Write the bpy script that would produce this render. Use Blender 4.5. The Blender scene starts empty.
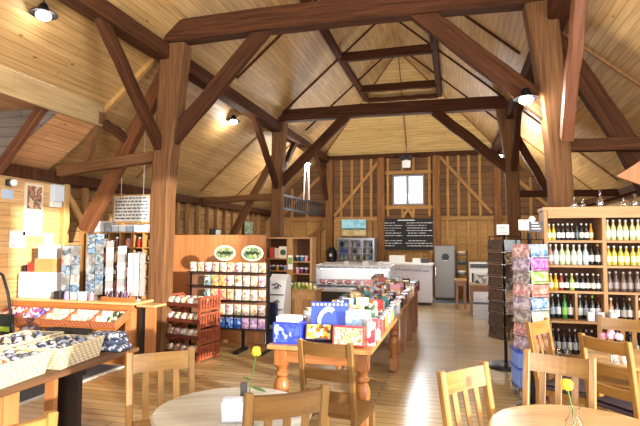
import bpy, bmesh, math, random
from mathutils import Vector, Matrix, Euler
rnd = random.Random(7)
PI = math.pi
S = bpy.context.scene
C = S.collection

# ------------------------------------------------------------------ camera
cam_d = bpy.data.cameras.new('camera')
cam = bpy.data.objects.new('camera', cam_d)
C.objects.link(cam)
S.camera = cam
cam_d.sensor_fit = 'HORIZONTAL'
cam_d.sensor_width = 36.0
cam_d.lens = 500.5 * 36.0 / 640.0
cam_d.clip_start = 0.05
cam_d.clip_end = 300
yaw, pit, roll = math.radians(15.06), math.radians(3.47), math.radians(0.25)
fw = Vector((-math.sin(yaw) * math.cos(pit), math.cos(yaw) * math.cos(pit), math.sin(pit)))
rt = Vector((math.cos(yaw), math.sin(yaw), 0))
up = rt.cross(fw)
r2 = rt * math.cos(roll) + up * math.sin(roll)
u2 = -rt * math.sin(roll) + up * math.cos(roll)
m = Matrix((r2, u2, -fw)).transposed().to_4x4()
m.translation = (0, 0, 1.7)
cam.matrix_world = m

# ------------------------------------------------------------------ world, sun, daylight, added fill, exposure
W = bpy.data.worlds.new('sky')
S.world = W
W.use_nodes = True
W.node_tree.nodes['Background'].inputs['Color'].default_value = (0.88, 0.94, 1.0, 1)
W.node_tree.nodes['Background'].inputs['Strength'].default_value = 3.0
sun_d = bpy.data.lights.new('sun', 'SUN')
sun_d.energy = 9.0
sun_d.angle = math.radians(1.0)
sun_d.color = (1.0, 0.92, 0.80)
sun = bpy.data.objects.new('sun', sun_d)
C.objects.link(sun)
sun.rotation_euler = Vector((0.85, -0.5, 0.165)).to_track_quat('Z', 'Y').to_euler()


def area(name, loc, target, sx, sy, power, col):
    d = bpy.data.lights.new(name, 'AREA')
    d.shape = 'RECTANGLE'
    d.size = sx
    d.size_y = sy
    d.energy = power
    d.color = col
    o = bpy.data.objects.new(name, d)
    C.objects.link(o)
    o.location = loc
    o.rotation_euler = (Vector(target) - Vector(loc)).to_track_quat('-Z', 'Y').to_euler()
    return o


area('fill_front_opening', (-1.5, -4.7, 2.0), (-1.5, 7, 4.2), 5.5, 3.2, 600, (0.94, 0.98, 0.97))  # unseen fill lamp behind the viewer, added to brighten the ceiling
area('daylight_wagon_door', (3.45, 2.0, 2.1), (-3, 4.0, 2.6), 3.5, 3.6, 260, (0.94, 0.98, 0.97))
area('daylight_rear_window', (-1.47, 16.5, 3.48), (-1.5, 8.0, 1.5), 0.9, 0.9, 90, (0.93, 0.97, 1.0))
S.view_settings.view_transform = 'Standard'
S.view_settings.look = 'None'
S.view_settings.gamma = 1.0
S.view_settings.use_curve_mapping = False
S.view_settings.exposure = 0.12

# ------------------------------------------------------------------ materials
MATS = {}


def lin(h):
    c = [int(h[i:i + 2], 16) / 255 for i in (0, 2, 4)]
    return tuple(x / 12.92 if x <= 0.04045 else ((x + 0.055) / 1.055) ** 2.4 for x in c)


def col(c):
    return lin(c) if isinstance(c, str) else c


def nt(name):
    mt = bpy.data.materials.new(name)
    mt.use_nodes = True
    n = mt.node_tree
    b = n.nodes['Principled BSDF']
    return mt, n, b


def plain(name, c, rough=0.5, metal=0.0, emit=0.0, alpha=None, trans=0.0, coat=0.0, var=0.08, scale=14.0):
    """plain coloured material with a faint procedural mottling"""
    if name in MATS:
        return MATS[name]
    mt, n, b = nt(name)
    c = col(c)
    tc = n.nodes.new('ShaderNodeTexCoord')
    no = n.nodes.new('ShaderNodeTexNoise')
    no.inputs['Scale'].default_value = scale
    mix = n.nodes.new('ShaderNodeMix')
    mix.data_type = 'RGBA'
    mix.inputs['A'].default_value = (*[x * (1 - var) for x in c], 1)
    mix.inputs['B'].default_value = (*[min(1, x * (1 + var)) for x in c], 1)
    n.links.new(tc.outputs['Object'], no.inputs['Vector'])
    n.links.new(no.outputs['Fac'], mix.inputs['Factor'])
    n.links.new(mix.outputs['Result'], b.inputs['Base Color'])
    b.inputs['Roughness'].default_value = rough
    b.inputs['Metallic'].default_value = metal
    b.inputs['Transmission Weight'].default_value = trans
    b.inputs['Coat Weight'].default_value = coat
    if emit:
        b.inputs['Emission Color'].default_value = (*c, 1)
        b.inputs['Emission Strength'].default_value = emit
    MATS[name] = mt
    return mt


def grain(name, c1, c2, axis='Z', rough=0.5, fine=26.0, stretch=0.06, var=0.10, bump=0.15):
    """solid timber: noise stretched along one object axis, each object a little different"""
    if name in MATS:
        return MATS[name]
    mt, n, b = nt(name)
    c1, c2 = col(c1), col(c2)
    tc = n.nodes.new('ShaderNodeTexCoord')
    oi = n.nodes.new('ShaderNodeObjectInfo')
    mp = n.nodes.new('ShaderNodeMapping')
    sc = [fine, fine, fine]
    sc['XYZ'.index(axis)] = fine * stretch
    mp.inputs['Scale'].default_value = sc
    add = n.nodes.new('ShaderNodeVectorMath')
    add.operation = 'ADD'
    mul = n.nodes.new('ShaderNodeMath')
    mul.operation = 'MULTIPLY'
    mul.inputs[1].default_value = 37.0
    n.links.new(oi.outputs['Random'], mul.inputs[0])
    n.links.new(tc.outputs['Object'], add.inputs[0])
    n.links.new(mul.outputs[0], add.inputs[1])
    n.links.new(add.outputs[0], mp.inputs['Vector'])
    no = n.nodes.new('ShaderNodeTexNoise')
    no.inputs['Scale'].default_value = 1.0
    no.inputs['Detail'].default_value = 6.0
    no.inputs['Distortion'].default_value = 0.6
    n.links.new(mp.outputs[0], no.inputs['Vector'])
    rp = n.nodes.new('ShaderNodeValToRGB')
    rp.color_ramp.elements[0].position = 0.32
    rp.color_ramp.elements[0].color = (*c2, 1)
    rp.color_ramp.elements[1].position = 0.68
    rp.color_ramp.elements[1].color = (*c1, 1)
    n.links.new(no.outputs['Fac'], rp.inputs['Fac'])
    hs = n.nodes.new('ShaderNodeHueSaturation')
    mr = n.nodes.new('ShaderNodeMapRange')
    mr.inputs['To Min'].default_value = 1 - var
    mr.inputs['To Max'].default_value = 1 + var
    n.links.new(oi.outputs['Random'], mr.inputs['Value'])
    n.links.new(mr.outputs[0], hs.inputs['Value'])
    n.links.new(rp.outputs['Color'], hs.inputs['Color'])
    n.links.new(hs.outputs['Color'], b.inputs['Base Color'])
    b.inputs['Roughness'].default_value = rough
    if rough > 0.6:
        b.inputs['Specular IOR Level'].default_value = 0.2
    if bump:
        bp = n.nodes.new('ShaderNodeBump')
        bp.inputs['Strength'].default_value = bump
        bp.inputs['Distance'].default_value = 0.02
        n.links.new(no.outputs['Fac'], bp.inputs['Height'])
        n.links.new(bp.outputs['Normal'], b.inputs['Normal'])
    MATS[name] = mt
    return mt


def planks(name, c1, c2, along, across, width, length, rough=0.5, gap=0.006, groove=0.35, knots=True, coat=0.0, k=1.0, bump=0.25):
    """boards: brick pattern in the plane (along, across), stretched grain, knots, dark joints"""
    if name in MATS:
        return MATS[name]
    mt, n, b = nt(name)
    c1, c2 = col(c1), col(c2)
    tc = n.nodes.new('ShaderNodeTexCoord')
    sp = n.nodes.new('ShaderNodeSeparateXYZ')
    n.links.new(tc.outputs['Object'], sp.inputs[0])
    cb = n.nodes.new('ShaderNodeCombineXYZ')
    n.links.new(sp.outputs[along], cb.inputs['X'])
    if k != 1.0:
        mk = n.nodes.new('ShaderNodeMath')
        mk.operation = 'MULTIPLY'
        mk.inputs[1].default_value = k
        n.links.new(sp.outputs[across], mk.inputs[0])
        n.links.new(mk.outputs[0], cb.inputs['Y'])
    else:
        n.links.new(sp.outputs[across], cb.inputs['Y'])
    br = n.nodes.new('ShaderNodeTexBrick')
    br.offset = 0.37
    br.inputs['Scale'].default_value = 1.0
    br.inputs['Brick Width'].default_value = length
    br.inputs['Row Height'].default_value = width
    br.inputs['Mortar Size'].default_value = gap
    br.inputs['Mortar Smooth'].default_value = 0.3
    br.inputs['Color1'].default_value = (*c1, 1)
    br.inputs['Color2'].default_value = (*c2, 1)
    br.inputs['Mortar'].default_value = (*[x * groove for x in c2], 1)
    n.links.new(cb.outputs[0], br.inputs['Vector'])
    mp = n.nodes.new('ShaderNodeMapping')
    mp.inputs['Scale'].default_value = (1.6, 30, 1)
    n.links.new(cb.outputs[0], mp.inputs['Vector'])
    no = n.nodes.new('ShaderNodeTexNoise')
    no.inputs['Scale'].default_value = 1.0
    no.inputs['Detail'].default_value = 5.0
    n.links.new(mp.outputs[0], no.inputs['Vector'])
    mr = n.nodes.new('ShaderNodeMapRange')
    mr.inputs['From Min'].default_value = 0.3
    mr.inputs['From Max'].default_value = 0.7
    mr.inputs['To Min'].default_value = 0.74
    mr.inputs['To Max'].default_value = 1.18
    n.links.new(no.outputs['Fac'], mr.inputs['Value'])
    mx = n.nodes.new('ShaderNodeMix')
    mx.data_type = 'RGBA'
    mx.blend_type = 'MULTIPLY'
    mx.inputs['Factor'].default_value = 1.0
    n.links.new(br.outputs['Color'], mx.inputs['A'])
    n.links.new(mr.outputs[0], mx.inputs['B'])
    last = mx.outputs['Result']
    if knots:
        mp2 = n.nodes.new('ShaderNodeMapping')
        mp2.inputs['Scale'].default_value = (2.2, 5.0, 1)
        n.links.new(cb.outputs[0], mp2.inputs['Vector'])
        vo = n.nodes.new('ShaderNodeTexVoronoi')
        vo.inputs['Scale'].default_value = 1.0
        n.links.new(mp2.outputs[0], vo.inputs['Vector'])
        m2 = n.nodes.new('ShaderNodeMapRange')
        m2.inputs['From Min'].default_value = 0.03
        m2.inputs['From Max'].default_value = 0.10
        m2.inputs['To Min'].default_value = 0.30
        m2.inputs['To Max'].default_value = 1.0
        n.links.new(vo.outputs['Distance'], m2.inputs['Value'])
        mx2 = n.nodes.new('ShaderNodeMix')
        mx2.data_type = 'RGBA'
        mx2.blend_type = 'MULTIPLY'
        mx2.inputs['Factor'].default_value = 1.0
        n.links.new(last, mx2.inputs['A'])
        n.links.new(m2.outputs[0], mx2.inputs['B'])
        last = mx2.outputs['Result']
    n.links.new(last, b.inputs['Base Color'])
    b.inputs['Roughness'].default_value = rough
    b.inputs['Coat Weight'].default_value = coat
    b.inputs['Coat Roughness'].default_value = 0.2
    if bump:
        bp = n.nodes.new('ShaderNodeBump')
        bp.inputs['Strength'].default_value = bump
        bp.inputs['Distance'].default_value = 0.006
        bp.invert = True
        n.links.new(br.outputs['Fac'], bp.inputs['Height'])
        n.links.new(bp.outputs['Normal'], b.inputs['Normal'])
    MATS[name] = mt
    return mt


def speckle(name, cols, scale=30.0, rough=0.5, kind='voronoi', axis=None):
    """printed or mixed surface: random patches of several colours"""
    if name in MATS:
        return MATS[name]
    mt, n, b = nt(name)
    tc = n.nodes.new('ShaderNodeTexCoord')
    oi = n.nodes.new('ShaderNodeObjectInfo')
    add = n.nodes.new('ShaderNodeVectorMath')
    add.operation = 'ADD'
    n.links.new(tc.outputs['Object'], add.inputs[0])
    n.links.new(oi.outputs['Random'], add.inputs[1])
    if kind == 'voronoi':
        t = n.nodes.new('ShaderNodeTexVoronoi')
        t.inputs['Scale'].default_value = scale
        n.links.new(add.outputs[0], t.inputs['Vector'])
        sx = n.nodes.new('ShaderNodeSeparateColor')
        n.links.new(t.outputs['Color'], sx.inputs[0])
        out = sx.outputs[0]
    else:
        t = n.nodes.new('ShaderNodeTexNoise')
        t.inputs['Scale'].default_value = scale
        t.inputs['Detail'].default_value = 4
        n.links.new(add.outputs[0], t.inputs['Vector'])
        mr = n.nodes.new('ShaderNodeMapRange')
        mr.inputs['From Min'].default_value = 0.3
        mr.inputs['From Max'].default_value = 0.7
        n.links.new(t.outputs['Fac'], mr.inputs['Value'])
        out = mr.outputs[0]
    rp = n.nodes.new('ShaderNodeValToRGB')
    rp.color_ramp.interpolation = 'CONSTANT' if kind == 'voronoi' else 'LINEAR'
    e = rp.color_ramp.elements
    while len(e) < len(cols):
        e.new(0.5)
    for i, c in enumerate(cols):
        e[i].position = i / len(cols)
        e[i].color = (*col(c), 1)
    n.links.new(out, rp.inputs['Fac'])
    n.links.new(rp.outputs['Color'], b.inputs['Base Color'])
    b.inputs['Roughness'].default_value = rough
    MATS[name] = mt
    return mt


def weave(name, c1, c2, sx=42.0):
    if name in MATS:
        return MATS[name]
    mt, n, b = nt(name)
    tc = n.nodes.new('ShaderNodeTexCoord')
    w1 = n.nodes.new('ShaderNodeTexWave')
    w1.bands_direction = 'Z'
    w1.inputs['Scale'].default_value = 14
    w1.inputs['Distortion'].default_value = 1.2
    w2 = n.nodes.new('ShaderNodeTexWave')
    w2.bands_direction = 'DIAGONAL'
    w2.inputs['Scale'].default_value = 11
    w2.inputs['Distortion'].default_value = 1.0
    for w in (w1, w2):
        n.links.new(tc.outputs['Object'], w.inputs['Vector'])
    mu = n.nodes.new('ShaderNodeMath')
    mu.operation = 'MULTIPLY'
    n.links.new(w1.outputs['Fac'], mu.inputs[0])
    n.links.new(w2.outputs['Fac'], mu.inputs[1])
    rp = n.nodes.new('ShaderNodeValToRGB')
    rp.color_ramp.elements[0].color = (*col(c2), 1)
    rp.color_ramp.elements[1].color = (*col(c1), 1)
    rp.color_ramp.elements[1].position = 0.45
    n.links.new(mu.outputs[0], rp.inputs['Fac'])
    n.links.new(rp.outputs['Color'], b.inputs['Base Color'])
    bp = n.nodes.new('ShaderNodeBump')
    bp.inputs['Strength'].default_value = 0.6
    bp.inputs['Distance'].default_value = 0.01
    n.links.new(mu.outputs[0], bp.inputs['Height'])
    n.links.new(bp.outputs['Normal'], b.inputs['Normal'])
    b.inputs['Roughness'].default_value = 0.75
    MATS[name] = mt
    return mt


def glass_pane(name, tint=(0.92, 0.96, 0.97), refl=0.10):
    if name in MATS:
        return MATS[name]
    mt, n, b = nt(name)
    n.nodes.remove(b)
    tr = n.nodes.new('ShaderNodeBsdfTransparent')
    tr.inputs['Color'].default_value = (*tint, 1)
    gl = n.nodes.new('ShaderNodeBsdfGlossy')
    gl.inputs['Roughness'].default_value = 0.05
    mx = n.nodes.new('ShaderNodeMixShader')
    mx.inputs['Fac'].default_value = refl
    n.links.new(tr.outputs[0], mx.inputs[1])
    n.links.new(gl.outputs[0], mx.inputs[2])
    n.links.new(mx.outputs[0], n.nodes['Material Output'].inputs['Surface'])
    MATS[name] = mt
    return mt


# ------------------------------------------------------------------ mesh builder
class MB:
    def __init__(self):
        self.bm = bmesh.new()

    def box(self, c, s, rot=None, bev=0.0, taper=None):
        x, y, z = s[0] / 2, s[1] / 2, s[2] / 2
        t = taper or (1, 1)
        P = []
        for dz in (-1, 1):
            kx, ky = (1, 1) if dz < 0 else t
            for dx, dy in ((-1, -1), (1, -1), (1, 1), (-1, 1)):
                P.append(Vector((dx * x * kx, dy * y * ky, dz * z)))
        R = None
        if rot is not None:
            R = rot if isinstance(rot, Matrix) else Euler(rot).to_matrix()
        vs = [self.bm.verts.new((R @ p if R else p) + Vector(c)) for p in P]
        fs = [self.bm.faces.new([vs[i] for i in f]) for f in
              ((3, 2, 1, 0), (4, 5, 6, 7), (0, 1, 5, 4), (1, 2, 6, 5), (2, 3, 7, 6), (3, 0, 4, 7))]
        if bev:
            es = set(e for f in fs for e in f.edges)
            bmesh.ops.bevel(self.bm, geom=list(es), offset=bev, segments=1, profile=0.7, affect='EDGES')
        return self

    def b2(self, x0, x1, y0, y1, z0, z1, bev=0.0):
        return self.box(((x0 + x1) / 2, (y0 + y1) / 2, (z0 + z1) / 2), (abs(x1 - x0), abs(y1 - y0), abs(z1 - z0)), None, bev)

    def bar(self, p0, p1, w, h, side=None, bev=0.0):
        p0, p1 = Vector(p0), Vector(p1)
        d = (p1 - p0)
        L = d.length
        z = d.normalized()
        s = Vector(side) if side else (Vector((1, 0, 0)) if abs(z.z) > 0.9 else Vector((0, 0, 1)).cross(z))
        s = (s - z * s.dot(z)).normalized()
        u = z.cross(s)
        R = Matrix((s, u, z)).transposed()
        return self.box((p0 + p1) / 2, (w, h, L), R, bev)

    def lathe(self, prof, c=(0, 0, 0), seg=14, axis=None):
        """prof: list of (r, z)"""
        rings = []
        R = axis if axis is not None else Matrix.Identity(3)
        c = Vector(c)
        for r, z in prof:
            if r < 1e-6:
                rings.append([self.bm.verts.new(R @ Vector((0, 0, z)) + c)])
            else:
                rings.append([self.bm.verts.new(R @ Vector((r * math.cos(2 * PI * i / seg), r * math.sin(2 * PI * i / seg), z)) + c) for i in range(seg)])
        for a, b in zip(rings, rings[1:]):
            if len(a) == 1 and len(b) == 1:
                continue
            for i in range(seg):
                j = (i + 1) % seg
                if len(a) == 1:
                    self.bm.faces.new((a[0], b[j], b[i]))
                elif len(b) == 1:
                    self.bm.faces.new((a[i], a[j], b[0]))
                else:
                    self.bm.faces.new((a[i], a[j], b[j], b[i]))
        for rg, fl in ((rings[0], True), (rings[-1], False)):
            if len(rg) > 1:
                self.bm.faces.new(list(reversed(rg)) if fl else rg)
        return self

    def tube(self, pts, r, seg=6, taper=None):
        pts = [Vector(p) for p in pts]
        rings = []
        prev = None
        for i, p in enumerate(pts):
            d = (pts[min(i + 1, len(pts) - 1)] - pts[max(i - 1, 0)]).normalized()
            if prev is None:
                s = d.orthogonal().normalized()
            else:
                s = (prev - d * prev.dot(d))
                s = s.normalized() if s.length > 1e-5 else d.orthogonal().normalized()
            prev = s
            t = d.cross(s)
            rr = r if taper is None else r * (1 + (taper - 1) * i / max(1, len(pts) - 1))
            rings.append([self.bm.verts.new(p + (s * math.cos(2 * PI * k / seg) + t * math.sin(2 * PI * k / seg)) * rr) for k in range(seg)])
        for a, b in zip(rings, rings[1:]):
            for i in range(seg):
                j = (i + 1) % seg
                self.bm.faces.new((a[i], a[j], b[j], b[i]))
        self.bm.faces.new(list(reversed(rings[0])))
        self.bm.faces.new(rings[-1])
        return self

    def prism(self, poly, vec):
        """poly: list of 3D points, extruded by vec"""
        vec = Vector(vec)
        a = [self.bm.verts.new(Vector(p)) for p in poly]
        b = [self.bm.verts.new(Vector(p) + vec) for p in poly]
        n = len(a)
        self.bm.faces.new(a)
        self.bm.faces.new(list(reversed(b)))
        for i in range(n):
            j = (i + 1) % n
            self.bm.faces.new((a[j], a[i], b[i], b[j]))
        return self

    def ball(self, c, r, s=(1, 1, 1), seg=10):
        n = max(4, seg // 2)
        prof = [(math.sin(PI * i / n) * r, -math.cos(PI * i / n) * r) for i in range(n + 1)]
        st = len(self.bm.verts)
        self.lathe([(p[0] if 0 < i < n else 0, p[1]) for i, p in enumerate(prof)], (0, 0, 0), seg)
        self.bm.verts.ensure_lookup_table()
        for v in self.bm.verts[st:]:
            v.co = Vector((v.co.x * s[0], v.co.y * s[1], v.co.z * s[2])) + Vector(c)
        return self

    def pillow(self, c, s, rot=None, n=4):
        """soft packet: flat box bulged in the middle; s = width, thickness, height"""
        R = Euler(rot).to_matrix() if rot else Matrix.Identity(3)
        G = {}
        for sd in (-1, 1):
            for i in range(n + 1):
                for j in range(n + 1):
                    u, v = i / n * 2 - 1, j / n * 2 - 1
                    b = (1 - u ** 4) * (1 - v ** 4)
                    G[sd, i, j] = self.bm.verts.new(R @ Vector((u * s[0] / 2, sd * s[1] / 2 * (0.12 + 0.88 * b), v * s[2] / 2)) + Vector(c))
        for sd in (-1, 1):
            for i in range(n):
                for j in range(n):
                    q = [G[sd, i, j], G[sd, i + 1, j], G[sd, i + 1, j + 1], G[sd, i, j + 1]]
                    self.bm.faces.new(q if sd < 0 else list(reversed(q)))
        for i in range(n):
            for (a, b_) in (((i, 0), (i + 1, 0)), ((n, i), (n, i + 1)), ((i + 1, n), (i, n)), ((0, i + 1), (0, i))):
                self.bm.faces.new((G[1, *a], G[1, *b_], G[-1, *b_], G[-1, *a]))
        return self

    def mesh(self, name, mat, smooth=False):
        bmesh.ops.recalc_face_normals(self.bm, faces=self.bm.faces[:])
        me = bpy.data.meshes.new(name)
        self.bm.to_mesh(me)
        self.bm.free()
        if smooth:
            me.polygons.foreach_set('use_smooth', [True] * len(me.polygons))
        me.materials.append(mat)
        return me

    def build(self, name, mat, parent=None, smooth=False, loc=None, rz=0.0):
        me = self.mesh(name, mat, smooth)
        if smooth:
            try:
                me.set_sharp_from_angle(angle=math.radians(40))
            except Exception:
                pass
        return link(name, me, parent, loc, rz)


def link(name, me, parent=None, loc=None, rz=0.0):
    o = bpy.data.objects.new(name, me)
    C.objects.link(o)
    if parent is not None:
        o.parent = parent
    if loc is not None:
        o.location = loc
    if rz:
        o.rotation_euler.z = rz
    return o


def tag(o, label, cat, group=None, kind=None):
    o['label'] = label
    o['category'] = cat
    if group:
        o['group'] = group
    if kind:
        o['kind'] = kind
    return o


def root(name, label, cat, loc=(0, 0, 0), rz=0.0, group=None):
    o = bpy.data.objects.new(name, None)
    C.objects.link(o)
    o.empty_display_size = 0.1
    o.location = loc
    o.rotation_euler.z = rz
    return tag(o, label, cat, group)


def struct(o):
    o['kind'] = 'structure'
    return o


def dup(o, loc=None, rz=None, label=None, group=None, parent=None):
    c = o.copy()
    C.objects.link(c)
    if parent is not None:
        c.parent = parent
    if loc is not None:
        c.location = loc
    if rz is not None:
        c.rotation_euler.z = rz
    if label:
        c['label'] = label
    if group:
        c['group'] = group
    for ch in list(o.children):
        dup(ch, parent=c)
    return c


ORD = ['first', 'second', 'third', 'fourth', 'fifth', 'sixth', 'seventh', 'eighth', 'ninth', 'tenth', 'eleventh', 'twelfth', 'thirteenth', 'fourteenth', 'fifteenth', 'sixteenth']

# ------------------------------------------------------------------ shared materials
pine_y = planks('pine_boards_slope', 'C29C66', 'B08A56', 'Y', 'X', 0.105, 3.4, 0.55, 0.004, 0.45, k=1.32)
pine_x = planks('pine_boards_hip', 'D8B678', 'C8A466', 'X', 'Y', 0.105, 3.0, 0.55, 0.004, 0.45, k=1.37)
floor_m = planks('oak_floor', 'C2A673', 'AA8C5A', 'X', 'Y', 0.135, 2.3, 0.36, 0.008, 0.25, knots=True, coat=0.5, bump=0.12)
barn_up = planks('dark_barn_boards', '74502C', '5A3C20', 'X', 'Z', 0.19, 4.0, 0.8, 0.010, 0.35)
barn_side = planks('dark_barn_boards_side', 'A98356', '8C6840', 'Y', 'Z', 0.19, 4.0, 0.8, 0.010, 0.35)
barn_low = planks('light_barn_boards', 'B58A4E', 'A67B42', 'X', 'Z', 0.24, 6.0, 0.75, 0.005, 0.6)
wall_orange = planks('orange_wall_boards', 'E2B47C', 'D6A468', 'Y', 'Z', 0.19, 3.0, 0.6, 0.005, 0.55, knots=False)
grey_boards = planks('grey_boards', '8E7F73', '7A6B5F', 'X', 'Z', 0.14, 3.0, 0.8, 0.006, 0.5)
orange_y = planks('orange_soffit_boards', 'D2A070', 'C08C5C', 'Y', 'X', 0.125, 3.0, 0.6, 0.005, 0.5)
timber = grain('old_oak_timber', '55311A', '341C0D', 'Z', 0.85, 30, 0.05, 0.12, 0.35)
timber_l = grain('mid_oak_timber', '7A5434', '5A3B22', 'Z', 0.8, 30, 0.05, 0.06, 0.3)  # mid-brown oak, lighter than the beams
stud_m = grain('pale_stud_timber', 'B48850', '94693A', 'Z', 0.7, 30, 0.06, 0.12)
batten_m = grain('ceiling_batten_wood', '9A6B3A', '7C522A', 'Z', 0.6, 30, 0.06, 0.1)
pale_batten = grain('pale_batten_wood', 'C99A5C', 'B38348', 'Z', 0.6, 30, 0.06, 0.05)
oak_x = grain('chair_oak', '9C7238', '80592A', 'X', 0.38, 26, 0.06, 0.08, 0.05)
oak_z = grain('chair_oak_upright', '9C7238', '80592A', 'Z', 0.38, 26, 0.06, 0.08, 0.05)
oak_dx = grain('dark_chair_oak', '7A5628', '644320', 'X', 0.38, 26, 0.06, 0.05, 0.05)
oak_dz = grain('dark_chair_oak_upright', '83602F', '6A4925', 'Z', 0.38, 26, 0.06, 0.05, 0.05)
top_m = planks('table_top_oak', 'BBB8AC', 'A6A092', 'X', 'Y', 0.11, 1.3, 0.32, 0.0015, 0.6, knots=True, coat=0.25, bump=0.0)
top_w = planks('table_top_warm_oak', 'BC9766', 'A68152', 'X', 'Y', 0.11, 1.3, 0.35, 0.0015, 0.6, knots=True, coat=0.2, bump=0.0)
pine_tab = grain('waxed_pine', 'A86C38', '8A5024', 'Z', 0.36, 24, 0.08, 0.05, 0.05)
pine_tab_y = grain('waxed_pine_top', 'B98A52', 'A0703C', 'Y', 0.36, 24, 0.06, 0.05, 0.05)
shelf_wood = grain('shelf_pine', 'C0925F', 'A67848', 'X', 0.5, 24, 0.06, 0.05, 0.05)
shelf_up = grain('shelf_pine_upright', 'C0925F', 'A67848', 'Z', 0.5, 24, 0.06, 0.05, 0.05)
shelf_back = grain('shelf_back_dark', '5A3620', '452818', 'X', 0.7, 24, 0.06, 0.05, 0.05)
orange_pine = grain('orange_pine_panel', 'BC7E4C', 'A66A3C', 'Z', 0.5, 14, 0.07, 0.05, 0.03)
rustic = grain('rustic_dark_plank', '6E4A2C', '4C301B', 'Y', 0.6, 22, 0.06, 0.05, 0.25)
red_wood = grain('red_brown_wood', '9A5034', '7C3A24', 'X', 0.5, 24, 0.08, 0.05, 0.05)
white = plain('white_paint', 'F1F0EC', 0.5, var=0.02)
white_g = plain('white_gloss', 'F4F5F7', 0.25, var=0.02)
black = plain('black_paint', '17161A', 0.45, var=0.1)
blackm = plain('black_metal', '1E1E20', 0.4, 0.6)
chrome = plain('chrome', 'C9CCD0', 0.22, 1.0, var=0.02)
steel = plain('brushed_steel', 'A9ABB0', 0.35, 0.85, var=0.04)
grey_p = plain('grey_paint', '8C8788', 0.5, var=0.04)
navy = plain('navy_card', '1B2348', 0.5)
paper = plain('white_paper', 'F3F1EA', 0.7, var=0.03)
cardb = plain('brown_cardboard', 'C08A52', 0.8)
bulb_m = plain('lamp_glow', (1.0, 0.98, 0.95), 0.5, emit=25.0, var=0.0)
glass = glass_pane('window_glass', (0.97, 0.98, 0.99), 0.06)
clear = glass_pane('display_glass', (0.93, 0.96, 0.96), 0.08)

# ------------------------------------------------------------------ room shell
RX, RZ, SL = -1.5, 7.2, 0.865
XW, XE, YB, YF = -6.5, 3.5, 16.7, -5.0


def roofz(x):
    return RZ - SL * abs(x - RX)


HX = (RZ - 4.72) / SL          # half width at the top of the hipped back wall
AY = 14.05                     # the ridge ends here, over the hip
o = MB().b2(-9.0, 6.5, YF - 0.3, YB + 0.3, -0.2, 0).build('floor', floor_m)
struct(o)
th = Vector((0, 0, 0.12))
mb = MB().prism([(RX, YF, RZ), (RX, AY, RZ), (RX - HX, YB, 4.72), (XW - 0.15, YB, roofz(XW - 0.15)), (XW - 0.15, 5.8, roofz(XW - 0.15)), (-5.36, 5.8, roofz(-5.36)), (-5.36, YF, roofz(-5.36))], th)
struct(mb.build('ceiling_left', pine_y))
PX = 1.45                      # the wagon porch begins here on the right
mb = MB().prism([(RX, YF, RZ), (PX, YF, roofz(PX)), (PX, 4.6, roofz(PX)), (XE + 0.15, 4.6, roofz(XE + 0.15)), (XE + 0.15, YB, roofz(XE + 0.15)), (RX + HX, YB, 4.72), (RX, AY, RZ)], th)
struct(mb.build('ceiling_right', pine_y))
mb = MB().prism([(RX, AY, RZ), (RX + HX, YB, 4.72), (RX - HX, YB, 4.72)], th)
struct(mb.build('ceiling_hip', pine_x))
struct(MB().b2(PX, XE + 0.4, YF, 4.6, 4.5, 4.62).build('ceiling_porch', orange_y))
struct(MB().prism([(PX, 4.6, roofz(PX) + 0.02), (XE + 0.15, 4.6, 4.62), (XE + 0.15, 4.6, roofz(XE + 0.15) - 0.02)], (0, 0.08, 0)).build('wall_porch_cheek', grey_boards))
# left wagon porch: lower boarded soffit between fascia and wall plate, recess before it
struct(MB().prism([(-5.42, 5.8, 3.53), (-6.5, 5.8, 2.80), (-6.5, 6.66, 2.80), (-5.42, 6.66, 3.53)], (0, 0, 0.06)).build('ceiling_soffit', orange_y))
struct(MB().b2(-5.42, -5.36, YF, 6.66, 3.53, 3.86).build('trim_fascia', planks('fascia_boards', 'B89C70', 'AA8E62', 'Y', 'Z', 0.4, 5.0, 0.5, 0.003, 0.7, knots=False)))
struct(MB().prism([(-5.42, 5.8, 3.60), (-9.0, 5.8, 3.60), (-9.0, YF, 3.60), (-5.42, YF, 3.60)], (0, 0, 0.08)).build('ceiling_recess', orange_y))
struct(MB().prism([(-5.42, 5.74, 3.60), (-5.42, 5.74, 3.53), (-6.5, 5.74, 2.80), (-9.0, 5.74, 2.80), (-9.0, 5.74, 3.60)], (0, 0.06, 0)).build('wall_recess_cheek', grey_boards))
struct(MB().b2(-9.1, -9.0, YF, 5.8, 0, 3.7).build('wall_recess', grey_boards))
# walls
struct(MB().b2(XW - 0.12, XW + 0.08, 5.3, 7.02, 0, 2.82).build('wall_left', wall_orange))
struct(MB().b2(-9.0, XW - 0.12, 5.3, 5.42, 0, 2.82).build('wall_left_return', grey_boards))
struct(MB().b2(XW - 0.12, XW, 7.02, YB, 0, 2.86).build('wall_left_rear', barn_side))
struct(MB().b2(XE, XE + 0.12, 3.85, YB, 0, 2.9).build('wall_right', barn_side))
struct(MB().b2(XE, XE + 0.12, YF, -1.5, 0, 4.6).build('wall_right_front', barn_side))
struct(MB().b2(XE, XE + 0.12, -0.45, 0.20, 0, 4.15).build('wall_right_added_sun_pier', barn_side))  # unseen pier, added to keep the sun off the left chairs
struct(MB().b2(XE, XE + 0.12, -1.5, 3.85, 4.15, 4.6).build('wall_right_lintel', barn_side))
struct(MB().b2(XE, XE + 0.12, 3.85, 4.6, 2.9, 4.6).build('wall_right_pier', barn_side))
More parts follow.
